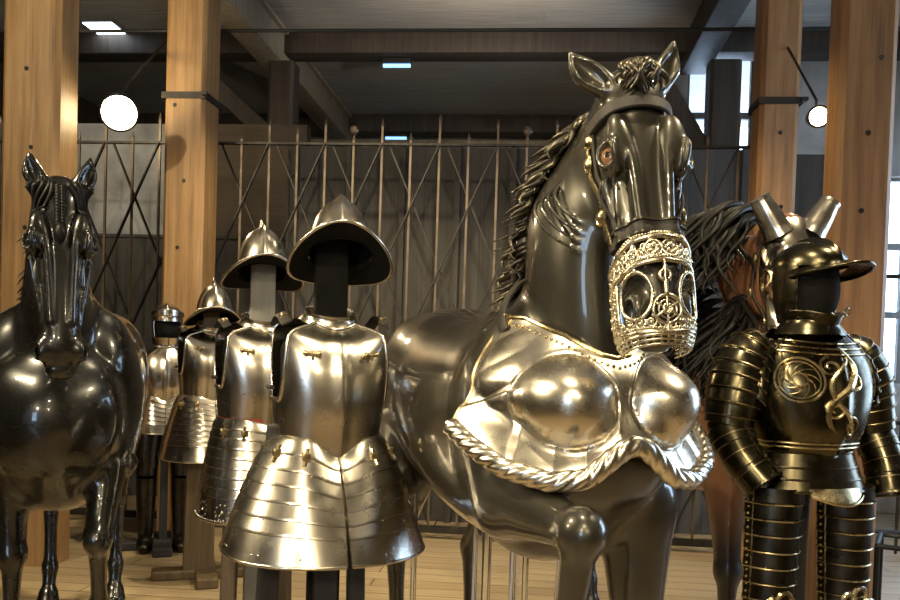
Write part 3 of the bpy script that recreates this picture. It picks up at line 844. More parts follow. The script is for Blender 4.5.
# forelock
mb = MB(); rg = np.random.RandomState(3)
for i in range(34):
    a = rg.rand()*2 - 1; e = .005 + .038*rg.rand()
    x = np.linspace(-.035, e, 12); th = np.radians(a*30)*np.linspace(.5, 1, 12) + np.sin(np.linspace(0, 6, 12) + i)*.10
    P, D = H1.headpts(x, th, .006 + .012*rg.rand()); mb.tube(P + D*(np.sin(np.linspace(.6, pi, 12))*(.035 - .018*abs(a)))[:, None], .011*np.linspace(1.1, .2, 12), 6)
mb.build('forelock', MANE, h1, sharp=None)

# ---- the black horse at left
h2 = thing('horse_statue', 'glossy black horse statue with a braided forelock at the left edge', 'horse statue', (-2.0, 3.54, 0), HEAD)
H2 = Horse((.70, .02, 1.87), yaw=8, pitch=16, tilt=1, neck_mid=(.60, .0, 1.60), fold=False, hs=1.05, deep=.11, ears={-1: (-.90, -.34, .14), 1: (-.90, .36, .14)},
           legs=dict(fl=dict(crease=3, el=(.50, .19, .93), kn=(.66, .165, .62), ft=(.52, .165, .34), hf=(.42, .165, .25))))
H2.body_mesh('body', BLACKHORSE, h2)
eyes(H2, h2, True)
mb = MB()
for i in range(13):
    x = .0 + .011*i
    for q in (-1, 1):
        P, D = H2.headpts(np.array([x + (.004 if q > 0 else 0)]), np.array([q*.07]), .004); mb.ball(P[0], .0125*(1 - .02*i), 6, (1, 1, 1))
P, D = H2.headpts(np.linspace(.135, .20, 6), np.zeros(6), .008); mb.tube(P, [.014, .019, .021, .019, .012, .003], 8)
mb.build('forelock', MANEBLK, h2, sharp=None)
mb = MB()
for q in (-1, 1):
    for i in range(7):
        x = np.linspace(-.02, .10, 9); th = np.radians(q*(14 + 9*i))*np.ones(9) + np.sin(np.linspace(0, 4, 9) + i)*.10 + q*np.linspace(0, .35, 9)
        P, D = H2.headpts(x, th, .004); mb.tube(P, .010*np.linspace(1.1, .3, 9), 6)
mb.build('hair_tuft', MANEBLK, h2, sharp=None)
locks(H2, 'mane', MANEBLK, h2, side=-1, n=44, ln=(.16, .26), t0=.2, t1=.97, sweep=(-.1, -.2, -.9), seed=9)

# ---- the chestnut horse at right
h3 = thing('horse_statue', 'chestnut brown horse statue with a long black mane, behind the dark gilt armour', 'horse statue', (.74, 3.90, 0), HEAD)
H3 = Horse((.73, -.14, 1.82), yaw=-12, pitch=12, tilt=0, neck_mid=(.46, -.13, 1.73), fold=False)
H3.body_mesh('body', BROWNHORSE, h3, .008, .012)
eyes(H3, h3, True)
locks(H3, 'mane', MANEBLK, h3, side=-1, n=70, ln=(.34, .62), t0=.30, t1=.76, sweep=(.0, -.20, -1), wave=.045, r=.014, lift=.06, layers=3, seed=5, out=.05)
# ------------------------------------------------------------------ bridle and openwork muzzle of the big horse
BR = thing('bridle', 'dark leather bridle with brass buckles on the big bronze horse head', 'bridle', horse_loc, HEAD)
strap(H1, 'browband', LEATHER, BR, [.080, .066, .063, .066, .080], [-88, -45, 0, 45, 88], .030, .008, .010)
for q in (-1, 1):
    strap(H1, 'cheek_strap', BRASS, BR, [.075, .13, .20, .30, .385], [q*88, q*92, q*86, q*80, q*82], .013, .005, .007)
    strap(H1, 'side_strap', LEATHER, BR, [.08, .15, .235, .33, .375], [q*80, q*76, q*70, q*66, q*62], .009, .004, .005)
    P, D = H1.headpts(np.array([.10, .155, .31]), np.radians([q*89, q*90, q*80]), .012)
    for i in range(3):
        bk = MB(); n = D[i]; R = Vector(n).to_track_quat('Z', 'Y').to_matrix().to_4x4(); R.translation = Vector(P[i])
        bk.lathe([(.001, .008), (.009, .006), (.015, .0), (.018, .002), (.019, -.004)], 14, R, 1, 1.25); bk.build('buckle', BRASS, BR)
strap(H1, 'noseband', LEATHER, BR, [.385, .372, .372, .372, .385], [-95, -45, 0, 45, 95], .036, .005, .005)
for dx in (-.015, .015):
    strap(H1, 'noseband_rib', BRONZE, BR, np.array([.385, .372, .372, .372, .385]) + dx, [-95, -45, 0, 45, 95], .006, .008, .006)

MZ = thing('muzzle', 'pale brass openwork muzzle over the nose of the big bronze horse', 'muzzle', horse_loc, HEAD)
def on_head(x, deg, off=.013):
    """muzzle cage: a smooth sleeve a little larger than the nose"""
    x = np.asarray(x, float); t = np.radians(np.asarray(deg, float)); x, t = np.broadcast_arrays(x, t)
    a = np.interp(x, [.36, .42, .50, .57, .62, .66], [.088, .087, .090, .090, .082, .066])
    b = np.interp(x, [.36, .42, .50, .57, .62, .66], [.094, .087, .086, .086, .078, .062])
    zc = np.interp(x, [.36, .45, .6], [-.020, -.012, -.032])
    c = np.cos(t); s_ = np.sin(t); r = 1/(np.abs(c)**2.3 + np.abs(s_)**2.3)**(1/2.3)
    L = np.stack([x, a*r*s_, zc + b*r*c], -1); sh = L.shape
    return H1.hp(L.reshape(-1, 3)).reshape(sh)
def band(name, xs, r, n=72, lo=-128, hi=128, flat=0):
    th = np.linspace(lo, hi, n); x = np.interp(th, np.linspace(lo, hi, len(xs)), xs)
    mb = MB(); mb.tube(on_head(x, th), r, 8)
    return mb, th, x
def mz(mb, nm='openwork_panel', mat=None): return mb.build(nm, mat or PALEBRASS, MZ, sharp=None)
# rims with pearl edges
for nm, xs, r in (('upper_rim', [.46, .44, .405, .398, .405, .44, .46], .0065), ('middle_rim', [.505, .49, .462, .455, .462, .49, .505], .0055), ('lower_rim', [.60, .605, .61, .615, .61, .605, .60], .006)):
    mb, th, x = band(nm, xs, r)
    th2 = np.linspace(-126, 126, 64); P = on_head(np.interp(th2, th, x) - .009, th2)
    for p in P: mb.ball(p, .0042, 4)
    mz(mb, nm)
def ring(mb, x, deg, rx, r=.0032, n=20, sq=1.0, a0=0, a1=360):
    a = np.radians(np.linspace(a0, a1, n)); k = .088
    mb.tube(on_head(x + rx*np.cos(a), deg + np.degrees(rx*sq*np.sin(a)/k)), r, 6, closed=False)
def spiral(mb, x, deg, R, s_=1, r=.0032, turns=1.4, ph=0.):
    t = np.linspace(0, 1, 24); a = ph + s_*turns*2*pi*t; q = R*(1 - .8*t)
    mb.tube(on_head(x + q*np.cos(a), deg + np.degrees(q*np.sin(a)/.088)), r*np.linspace(1.1, .9, 24), 6)
    P = on_head(np.array([x + q[-1]*cos(a[-1])]), np.array([deg])); mb.ball(P[0], r*1.9, 5)
# upper frieze
for sd in (-1, 1):
  mb = MB()
  for i, d in enumerate(np.arange(-120, 121, 15)):
    if abs(d) < 25 or d*sd < 0: continue
    xx = np.interp(abs(d), [0, 60, 90, 128], [.428, .442, .468, .484])
    spiral(mb, xx, d, .0165, 1 if i % 2 else -1, ph=i*1.3); ring(mb, xx, d + 7.5, .010, .0026)
    ring(mb, xx - .014, d + 3, .006, .0024, 12); ring(mb, xx + .014, d + 3, .006, .0024, 12)
  mz(mb, 'scroll_frieze')
for q in (-1, 1):       # twin rosettes over the nose
    mb = MB(); ring(mb, .428, q*13, .0195, .0042, 28)
    for k in range(6): spiral(mb, .428 + .009*cos(k*pi/3), q*13 + np.degrees(.009*sin(k*pi/3)/.088), .0065, q, .0026, 1.0, k*pi/3)
    mz(mb, 'rosette')
# nostril rings, middle stem and wheel
for q in (-1, 1):
    mb = MB(); ring(mb, .530, q*44, .052, .0048, 40, .72); mz(mb, 'nostril_ring')
mb = MB(); ring(mb, .565, 0, .031, .0045, 36)
for k in range(6):
    a = k*pi/3; t = np.linspace(0, .031, 5); mb.tube(on_head(.565 + t*cos(a), np.degrees(t*sin(a)/.088)), .0034, 6)
ring(mb, .565, 0, .010, .004, 16); ring(mb, .565, 0, .020, .0026, 28)
mz(mb, 'wheel_rosette')
mb = MB(); mb.tube(on_head(np.linspace(.455, .535, 12), np.zeros(12)), .0055, 6); ring(mb, .49, 0, .012, .004, 18); mz(mb, 'stem')
mb = MB(); mb.tube(on_head(np.linspace(.596, .615, 8), np.zeros(8)), .005, 6); mz(mb, 'stem')
# scrolled side panels
for q in (-1, 1):
    mb = MB()
    for e in (78, 128): mb.tube(on_head(np.linspace(.485, .61, 20), q*e*np.ones(20)), .0042, 6)
    n = 0
    for x in np.arange(.505, .602, .0225):
        for d in (85, 99, 113, 124):
            n += 1; spiral(mb, x + (.008 if d in (99, 124) else 0), q*d, .0125, 1 if n % 2 else -1, ph=n*.9); ring(mb, x + .011, q*(d + 6), .007, .0026, 14)
    mz(mb, 'scroll_panel')
mb = MB()
for i, d in enumerate(np.arange(-72, 73, 16)):
    if abs(d) > 12: spiral(mb, .590, d, .014, 1 if d > 0 else -1, ph=i)
    ring(mb, .600, d + 8, .007, .0026, 14)
mz(mb, 'lower_scrolls')
mb = MB()
for k in range(3):
    t = np.linspace(-128, 128, 40); mb.tube(on_head(.618 + .010*k - 0*t, t), .0045 - .0005*k, 6)
for d in np.arange(-120, 121, 12): mb.tube(on_head(np.linspace(.61, .640, 5), d*np.ones(5)), .003, 5)
mz(mb, 'bit_guard')

# ------------------------------------------------------------------ breast armour of the big horse
PY = thing('peytral', 'polished steel horse breast armour with two round bosses and a rope edge', 'horse armour', horse_loc, HEAD)
def se(c, s_, n): return 1/(np.abs(c)**n + np.abs(s_)**n)**(1/n)
def py_top(d): return np.interp(np.abs(d), [0, 8, 28, 52, 70], [1.350, 1.358, 1.405, 1.445, 1.450])
def py_bot(d): return np.interp(np.abs(d), [0, 5, 18, 30, 44, 58, 70], [1.150, 1.140, 1.072, 1.060, 1.078, 1.122, 1.165])
def py_pt(d, z, off=0.0):
    t = np.radians(d); c, s_ = np.cos(t), np.sin(t); r = se(c, s_, 2.25)
    f = 1 - .30*sstep(1.26, 1.47, z)
    zb = py_bot(d); fl = .050*(1 - sstep(0, .11, z - zb))
    y0 = .305*r*s_; bx = np.where(c > 0, .40, .25)
    x = .38 + (bx*f + fl)*r*c; y = (.305*(1 - .35*sstep(1.28, 1.48, z)) + fl)*r*s_
    for q in (-1, 1):
        rr = ((y0 - q*.130)/.110)**2 + ((z - 1.245)/.112)**2
        bump_ = .082*np.clip(1 - rr, 0, 1)**.72; x = x + bump_*.93; y = y + q*bump_*.35
        r2 = np.abs(np.sqrt(rr) - 1.06); x = x + .0025*np.exp(-(r2/.045)**2)
    a = np.abs(d)
    flute = .0035*np.abs(np.sin((a*.05 + z*16)*2.6))*sstep(42, 47, a)*(1 - sstep(64, 68, a))*sstep(1.21, 1.24, z)*(1 - sstep(1.40, 1.43, z))
    step = .008*sstep(0, .006, (1.26 - (a - 52)*.0022) - z)*sstep(44, 47, a)
    y = y + np.sign(s_)*(flute + step + off); x = x + (off if np.isscalar(off) else off)*c
    # the keel between the bosses
    x = x + .012*np.exp(-(d/3.5)**2)*sstep(1.12, 1.2, z)*0
    return x, y, z
mb = MB(); nu, nv = 340, 120
D_ = np.linspace(-70, 70, nu)[:, None]*np.ones((1, nv)); V_ = np.linspace(0, 1, nv)[None, :]
Z_ = py_bot(D_)*(1 - V_) + py_top(D_)*V_
P_ = np.stack(py_pt(D_, Z_), -1)
mb.sheet(P_, False, .006); mb.build('breastplate', PEYT, PY, sharp=50)
# rope edge
d = np.linspace(-70, 70, 420); pts = np.stack(py_pt(d, py_bot(d)), -1)
for _ in range(6): pts[1:-1] = .25*pts[:-2] + .5*pts[1:-1] + .25*pts[2:]
T = np.gradient(pts, axis=0); sl = np.concatenate([[0], np.cumsum(np.linalg.norm(np.diff(pts, axis=0), axis=1))]); T /= np.linalg.norm(T, axis=1)[:, None]
o_ = np.stack([np.cos(np.radians(d)), np.sin(np.radians(d)), 0*d], 1); B = np.cross(T, o_); B /= np.linalg.norm(B, axis=1)[:, None]; o_ = np.cross(B, T)
n = 40; ang = np.linspace(0, 2*pi, n, endpoint=False)
rr = .022*(1 + .16*np.abs(np.sin(2.5*(ang[None, :] - np.sign(d)[:, None]*sl[:, None]*34))))
V = pts[:, None, :] + o_[:, None, :]*.006 + rr[..., None]*(np.cos(ang)[None, :, None]*o_[:, None, :]*.9 + np.sin(ang)[None, :, None]*B[:, None, :])
mb = MB(); mb.sheet(V.transpose(1, 0, 2)[::-1], True); mb.build('rope_edge', PEYT, PY, sharp=60)
mb = MB(); d = np.linspace(-70, 70, 160); top = np.stack(py_pt(d, py_top(d)), -1); mb.tube(top, .0062, 8)
mb.tube(np.stack(py_pt(np.full(30, -70.), np.linspace(1.165, 1.45, 30)), -1), .005, 8); mb.tube(np.stack(py_pt(np.full(30, 70.), np.linspace(1.165, 1.45, 30)), -1), .005, 8)
for e in np.linspace(-67, 67, 45):
    p = np.stack(py_pt(np.array([e]), py_top(np.array([e])) - .022), -1)[0]; mb.ball(p, .0048, 5)
mb.build('top_rim', BRASS, PY)
for q in (-1, 1):
    mb = MB(); p0 = np.stack(py_pt(np.array([q*66.]), np.array([1.44])), -1)[0]
    P = np.array([p0 + np.array([.02, q*.012, -.03]), p0 + np.array([0, q*.012, 0]), p0 + np.array([-.03, -q*.01, .05]), p0 + np.array([-.05, -q*.05, .10]), p0 + np.array([-.06, -q*.10, .125])])
    mb.ribbon(catmull(P, 14), np.tile([0.1, q*1., .3], (14, 1)), .035, .006); st = mb.build('shoulder_strap', LEATHER, PY, sharp=35)
    mb = MB(); mb.box(p0 + np.array([-.012, q*.006 - .008, -.018]), p0 + np.array([.012, q*.006 + .014, .018]), .004); mb.build('buckle', BRASS, st)
    for k in range(3):
        pass
# ------------------------------------------------------------------ armours
def torso_xy(th, z, T):
    zs, a, f, b = T; c, s_ = np.cos(th), np.sin(th)
    A = np.interp(z, zs, a); F = np.interp(z, zs, f); Bk = np.interp(z, zs, b); n = 2.35
    r = se(c, s_, n)
    return np.where(c > 0, F, Bk)*r*c, A*r*s_
def smooth_tab(zs, *cols, n=60):
    t = catmull(np.stack([zs, *cols], 1), n); return tuple(t.T)
def rivets(mb, P, r=.0042):
    for p in P: mb.ball(p, r, 4)
def cuirass(root, T, mat, zw=1.06, vdip=.06, zneck=1.462, zarm=1.19, keel=.010, straps=True, tilt=.048, a0=40, a1=72):
    zb = lambda th: zw - vdip*np.exp(-(th/.38)**2)
    def zt(th):
        a = np.abs(th); return zneck - tilt*np.clip(np.cos(th), 0, 1)**2 - (zneck - zarm)*sstep(radians(a0), radians(a1), a)**.8
    def pt(th, z, off=0):
        x, y = torso_xy(th, z + tilt*np.clip(np.cos(th), 0, 1)**2*sstep(zneck - .24, zneck - .05, z), T); x = x + keel*np.exp(-(th/.13)**2)*sstep(zneck, zneck - .1, z)
        return x*(1 + off*7), y*(1 + off*7), z
    def front(u, v):
        th = radians(-98) + radians(196)*u; v = v**.9
        return pt(th, zb(th)*(1 - v) + zt(th)*v)
    mb = MB(); mb.grid(front, 120, 60, thick=.004)
    th = np.linspace(radians(-98), radians(98), 160)
    e = np.stack(pt(th, zt(th)), -1); mb.tube(e, .0065, 8)
    e = np.stack(pt(th, zb(th)), -1); mb.tube(e, .004, 6)
    mb.build('breastplate', mat, root, sharp=50)
    def back(u, v):
        th = radians(98) + radians(164)*u; q = np.abs(th - pi)
        top = zneck + .012 - (zneck + .012 - zarm)*sstep(radians(a0 + 4), radians(a1 + 4), q)**.8; return pt(th, (zw - .01)*(1 - v) + top*v)
    mb = MB(); mb.grid(back, 90, 40, thick=.004); mb.build('backplate', mat, root, sharp=50)
    mb = MB(); k, f = .094, .084; RT = Matrix.Translation((0, 0, zneck - .008)) @ Matrix.Rotation(atan2(tilt, .16), 4, 'Y') @ Matrix.Translation((0, 0, -zneck))
    mb.lathe([(1.10, zneck - .010), (1.0, zneck + .0), (.95, zneck + .010), (.94, zneck + .018), (.97, zneck + .023), (.93, zneck + .024), (.90, zneck + .012), (.92, zneck - .03)], 48, RT, f, k*.95)
    mb.build('collar', mat, root)
    for q in (-1, 1) if straps else ():
        mb = MB(); P = []
        for t in np.linspace(radians(50), radians(130), 9):
            x, y = torso_xy(np.array([t]), np.array([zneck - .045]), T); P.append([x[0]*1.0, q*min(y[0]*1.0, .165), zneck - .035 + .03*sin((t - radians(50))/radians(80)*pi)])
        P = np.array(P); mb.ribbon(P, np.stack([P[:, 0]*0, q*.5 + 0*P[:, 0], 1 + 0*P[:, 0]], 1), .035, .005)
        st = mb.build('shoulder_strap', LEATHER, root, sharp=35)
        mb = MB(); mb.box(P[2] - .010, P[2] + np.array([.010, .012, .014]), .003); mb.build('buckle', BRASS, st)
        mb = MB(); x, y = torso_xy(np.radians([q*22., q*34.]), np.array([1.335, 1.335]), T)
        a = np.array([x[0] + .008, y[0], 1.335]); b = np.array([x[1] + .008, y[1], 1.338])
        mb.tube([a, b], .0055, 8); mb.ball(a, .009, 5); mb.ball(b, .008, 5); mb.tube([a*.5 + b*.5, a*.5 + b*.5 + np.array([.004, 0, -.016])], .005, 6)
        mb.build('latch', BRASS, root)
        mb = MB(); P = []
        for t in np.linspace(radians(78), radians(102), 6):
            x, y = torso_xy(np.array([t]), np.array([1.24]), T); P.append([x[0]*1.03, q*y[0]*1.03, 1.225])
        mb.tube(P, .008, 6); mb.build('side_strap', LEATHER, root)
    return zb, pt
def skirts(root, T, mat, zb, z1, aw, fw_, lames=6, span=112, pattern=False, tip=.0):
    """two flared tassets meeting in front"""
    for q in (-1, 1):
        def pt(th, v, off=0):
            z0 = zb(th) + .012; x0, y0 = torso_xy(th, np.maximum(z0, T[0][0]), T)
            c, s_ = np.cos(th), np.sin(th); r = se(c, s_, 2.2); x1 = fw_*r*c; y1 = aw*r*s_
            k = v**.74; saw = .0042*((np.minimum(v, .76)/.76*lames*.999 % 1.0)**1.3)*(v < .76) + off
            zz = z0*(1 - v) + (z1 - tip*np.cos(th)**6 + .012*(np.abs(th)/2)**2)*v
            return (x0*(1 - k) + x1*k)*1.012 + saw*c, (y0*(1 - k) + y1*k)*1.012 + saw*s_, zz
        a0, a1 = radians(1.6), radians(span)
        def fn(u, v):
            th = q*(a0 + (a1 - a0)*(u if q > 0 else 1 - u)); return pt(th, v)
        mb = MB(); mb.grid(fn, 60, 132, thick=.004)
        th = q*np.linspace(a0, a1, 60); e = np.stack(pt(th, np.ones(60)), -1); mb.tube(e, .0062, 8)
        v = np.linspace(.0, 1, 60); e = np.stack(pt(np.full(60, q*a0), v), -1); mb.tube(e, .0045, 6)
        for dg in (24, 52, 84):
            for j in range(1, lames):
                p = np.stack(pt(np.array([q*radians(dg)]), np.array([(j + .12)/lames*.76]), .002), -1); rivets(mb, p)
            for w in (-2, 2):
                p = np.stack(pt(np.array([q*radians(dg + w)]), np.array([.93]), .002), -1); rivets(mb, p, .0045)
        if pattern:
            for dg in (20, 48, 76):
                for k in range(10):
                    an = 2*pi*k/10; p = np.stack(pt(np.array([q*radians(dg + 7.5*cos(an))]), np.array([.90 + .075*sin(an)]), .002), -1); rivets(mb, p, .0046)
                p = np.stack(pt(np.array([q*radians(dg)]), np.array([.90]), .002), -1); rivets(mb, p, .008)
            for dg in np.linspace(4, 108, 34):
                p = np.stack(pt(np.array([q*radians(dg)]), np.array([.985]), .004), -1); rivets(mb, p, .0036)
        tz = mb.build('tasset', mat, root, sharp=50)
        for dg in (30, 58):
            mb = MB(); p = np.stack(pt(np.array([q*radians(dg)]), np.array([.06]), .006), -1)[0]; o = np.stack(pt(np.array([q*radians(dg)]), np.array([.20]), .008), -1)[0]
            mb.tube([p, p*.5 + o*.5 + (o - p)*.0, o], .0065, 6); mb.box(p*.55 + o*.45 - .012, p*.55 + o*.45 + .012, .003); mb.build('hinge', BRASS, tz)
def stand(label, loc, zneck, wz, legs, mat, legmat, thick=.10):
    t = thing('armour_stand', label, 'armour stand', loc, HEAD)
    mb = MB(); mb.box((-.02, -thick/2, .05), (.02, thick/2, zneck), .004); mb.build('post', mat, t, smooth=False)
    mb = MB(); mb.box((-.10, -.15, wz), (.08, .15, wz + .30), .03); mb.build('torso_block', LINING, t, smooth=False)
    for a, b, w in legs:
        mb = MB(); a = Vector(a); b = Vector(b); M = Matrix.Translation(a) @ (b - a).to_track_quat('Z', 'Y').to_matrix().to_4x4(); mb.box((-w/2, -w/2, 0), (w/2, w/2, (b - a).length), .006, M); mb.build('leg', legmat, t, smooth=False)
    mb = MB(); mb.box((-.28, -.06, 0), (.28, .06, .06), .01); mb.box((-.06, -.30, 0), (.06, .30, .055), .01); mb.build('base', mat, t, smooth=False)
    return t
def morion(label, loc, tilt, sc=1.0, rot=0.0, comb=.035):
    t = thing('morion', label, 'helmet', loc, HEAD + radians(rot), 'brimmed steel helmets on the armour stands')
    M = np.array(Matrix.Rotation(-radians(tilt), 3, 'Y'))*sc
    def tr(x, y, z): P = np.stack(np.broadcast_arrays(x, y, z), -1) @ M.T; return P[..., 0], P[..., 1], P[..., 2]
    def skull(u, v, off=0):
        th = 2*pi*u; k = np.cos(v*pi/2)**.82; h = .190*np.sin(v*pi/2)**1.05
        x = (.128 + off)*k*np.cos(th); y = (.104 + off)*k*np.sin(th)
        rid = np.exp(-(y/.016)**2)*comb*np.sin(np.clip(v, 0, 1)*pi/2)**.7
        return x*(1 + rid*.9), y, h + rid*.55 + .010*(v > .999)
    mb = MB(); mb.grid(lambda u, v: tr(*skull(u, v)), 160, 60, closed_u=True)
    P = np.stack(tr(*skull(np.linspace(0, 1, 30, endpoint=False), np.full(30, .075), .004)), -1); rivets(mb, P, .0075)
    q = np.linspace(0, 1, 8); mb.tube(np.stack(tr(-.012 - .030*q, 0*q, .196 + comb*.45 + .045*q), -1), np.linspace(.012, .002, 8), 8)
    s0 = mb.build('skull', STEEL2, t, sharp=60)
    def brim(u, v, dz=0):
        th = 2*pi*u; c, s_ = np.cos(th), np.sin(th)
        pt_ = .016*np.abs(c)**6
        x = (.126 + (.072 + pt_)*v)*c; y = (.102 + .064*v)*s_
        return x, y, dz + (.004*c*c - .050*s_*s_)*v**1.3 + .004*(1 - v)
    mb = MB(); mb.grid(lambda u, v: tr(*brim(u, v)), 160, 16, closed_u=True, thick=0)
    th = np.linspace(0, 1, 160, endpoint=False); mb.tube(np.stack(tr(*brim(th, np.ones(160))), -1), .0058, 8, closed=True); mb.build('brim', STEEL2, t, sharp=60)
    mb = MB(); mb.grid(lambda u, v: tr(*brim(u, .97*v, -.006)), 120, 12, closed_u=True)
    mb.grid(lambda u, v: tr(skull(u, v)[0]*.95, skull(u, v)[1]*.95, skull(u, v)[2]*.95 - .006), 80, 24, closed_u=True); mb.build('lining', LINING, t)
    return t
TA = smooth_tab([.90, 1.0, 1.08, 1.18, 1.28, 1.36, 1.41, 1.435, 1.462, 1.50], [.165, .165, .170, .180, .192, .200, .202, .175, .092, .08], [.125, .132, .145, .166, .166, .150, .128, .108, .080, .06], [.10, .105, .115, .13, .13, .12, .115, .105, .080, .06])

# nearest armour
locA = (-.665, 2.74, 0)
a1 = thing('half_armour', 'polished steel breastplate with flared skirt plates, nearest of the row', 'armour', locA, HEAD + radians(6))
zb, _ = cuirass(a1, TA, STEEL); skirts(a1, TA, STEEL, zb, .70, .325, .285)
stand('dark armour stand holding up the nearest polished breastplate', locA, 1.72, 1.08, [((0, -.20, .05), (0, -.16, 1.1), .065), ((.03, .0, .05), (.03, .0, 1.1), .075), ((0, .12, .05), (0, .10, 1.1), .055)], LINING, BLACKWOOD, .105)
morion('largest brimmed steel helmet, above the nearest breastplate', (-.632, 2.72, 1.655), 22, 1.0, -8)
# second armour
locB = (-1.115, 3.42, 0)
a2 = thing('half_armour', 'steel breastplate with a red waist band and studded skirt plates, second in the row', 'armour', locB, HEAD + radians(10))
zb, _ = cuirass(a2, TA, STEEL, 1.05, .02); skirts(a2, TA, STEEL2, zb, .66, .24, .23, 8, 112, True)
mb = MB(); mb.grid(lambda u, v: (torso_xy(2*pi*u, 1.045 + 0*u, TA)[0]*1.035, torso_xy(2*pi*u, 1.045 + 0*u, TA)[1]*1.035, 1.035 + .03*v), 80, 4, closed_u=True, thick=.003); mb.build('waist_band', REDCLOTH, a2)
stand('armour stand with a pale neck board under the second helmet', locB, 1.70, 1.08, [((.10, -.12, .05), (.02, -.10, 1.05), .06), ((-.03, .12, .05), (0, .10, 1.05), .06)], GREYWOOD, BROWNWOOD, .10)
morion('brimmed steel helmet with a rivet band, middle one of the three', (-1.115, 3.41, 1.655), 15, .98, 0)
# third armour
locC = (-1.86, 4.78, 0)
a3 = thing('half_armour', 'small steel breastplate with ribbed skirts, third in the row near the post', 'armour', locC, HEAD + radians(10))
zb, _ = cuirass(a3, TA, STEEL2, 1.05, .02); skirts(a3, TA, STEEL2, zb, .70, .27, .24, 9, 112)
stand('brown armour stand with a crossed wooden foot behind the black horse', locC, 1.55, 1.08, [((0, -.08, .05), (0, -.06, 1.0), .10)], BROWNWOOD, BROWNWOOD, .09)
morion('smallest brimmed steel helmet, in front of the strapped timber post', (-1.84, 4.77, 1.52), 12, .98, 2)

# ---- generic armour limbs
def limb(mb, pts, rad, lames, n=28, saw=.004, seg=90, sq=1.0, open_end=False):
    C = catmull(np.concatenate([np.asarray(pts, float), np.asarray(rad, float)[:, None]], 1), seg)
    P = C[:, :3]; t = np.linspace(0, 1, seg); R = C[:, 3] + saw*((t*lames) % 1.0)
    mb.tube(P, R, n, cap=not open_end); return P, R
def gold_rings(mb, P, R, ks, r=.0019, n=28):
    for k in ks:
        T = P[min(k + 1, len(P)-1)] - P[max(k - 1, 0)]; T /= np.linalg.norm(T)
        a = np.cross(T, (0, 0, 1)) if abs(T[2]) < .9 else np.cross(T, (1, 0, 0)); a /= np.linalg.norm(a); b = np.cross(T, a)
        th = np.linspace(0, 2*pi, n, endpoint=False)
        mb.tube(P[k] + (R[k] + .001)*(np.cos(th)[:, None]*a + np.sin(th)[:, None]*b), r, 5, closed=True)
def arm(root, pts_u, ru, pts_f, rf, mat, trim, nm):
    mb = MB(); Pu, Ru = limb(mb, pts_u, ru, 9); mb.build('upper_arm_plates', mat, root, sharp=50)
    g = MB(); gold_rings(g, Pu, Ru, range(9, 88, 10)); g.build('arm_edging', trim, root)
    e = np.array(pts_u[-1]); mb = MB(); mb.ball(e, .062, 12, (1, 1, .95)); mb.build('elbow_plate', mat, root)
    mb = MB(); Pf, Rf = limb(mb, pts_f, rf, 3, open_end=True); mb.tube(Pf[::-1]*1.0, Rf[::-1]*.93, 24, cap=False)
    gold_rings(mb, Pf, Rf, [88], .005); mb.build('vambrace', mat, root, sharp=50)
    g = MB(); gold_rings(g, Pf, Rf, [20, 42, 64]); g.build('arm_edging', trim, root)

# ---- dark gilt armour at right
locE = (.835, 2.72, 0)
a4 = thing('field_armour', 'dark gilt full armour with etched scrolls and long black thigh plates', 'armour', locE, HEAD)
TE = smooth_tab([.95, 1.03, 1.08, 1.16, 1.26, 1.34, 1.40, 1.45, 1.50], [.155, .148, .150, .172, .200, .200, .172, .112, .085], [.12, .118, .125, .165, .170, .150, .122, .092, .075], [.10, .10, .11, .13, .14, .13, .11, .09, .075])
zbE, _ = cuirass(a4, TE, DARKSTEEL, 1.09, .012, 1.45, 1.24, .014, False, .0, 50, 84)
# waist lames (fauld)
for k in range(3):
    z0 = 1.085 - .034*k; a = .156 + .012*k; f = .130 + .012*k
    mb = MB(); mb.grid(lambda u, v: ((f + .012*v)*se(np.cos(2*pi*u), np.sin(2*pi*u), 2.3)*np.cos(2*pi*u), (a + .012*v)*se(np.cos(2*pi*u), np.sin(2*pi*u), 2.3)*np.sin(2*pi*u), z0 - .040*v), 80, 8, closed_u=True, thick=-.004)
    th = np.linspace(0, 2*pi, 80, endpoint=False); mb.tube(np.stack([(f + .012)*se(np.cos(th), np.sin(th), 2.3)*np.cos(th), (a + .012)*se(np.cos(th), np.sin(th), 2.3)*np.sin(th), 0*th + z0 - .04], 1), .0045, 6, closed=True)
    mb.build('waist_plate', DARKSTEEL, a4, sharp=50)
# scalloped front plate
mb = MB()
def cod(u, v):
    th = radians(-28) + radians(56)*u; x, y = (.166 + .018*v)*np.cos(th), (.195)*np.sin(th)
    return x + .02*np.cos(th*3.2)*v, y, .990 - v*(.022 + .020*np.abs(np.cos(th*3.2)))
mb.grid(cod, 60, 10, thick=-.004); u = np.linspace(0, 1, 60); mb.tube(np.stack(cod(u, np.ones(60)), -1), .005, 6); mb.build('scalloped_plate', BRASS, a4, sharp=50)
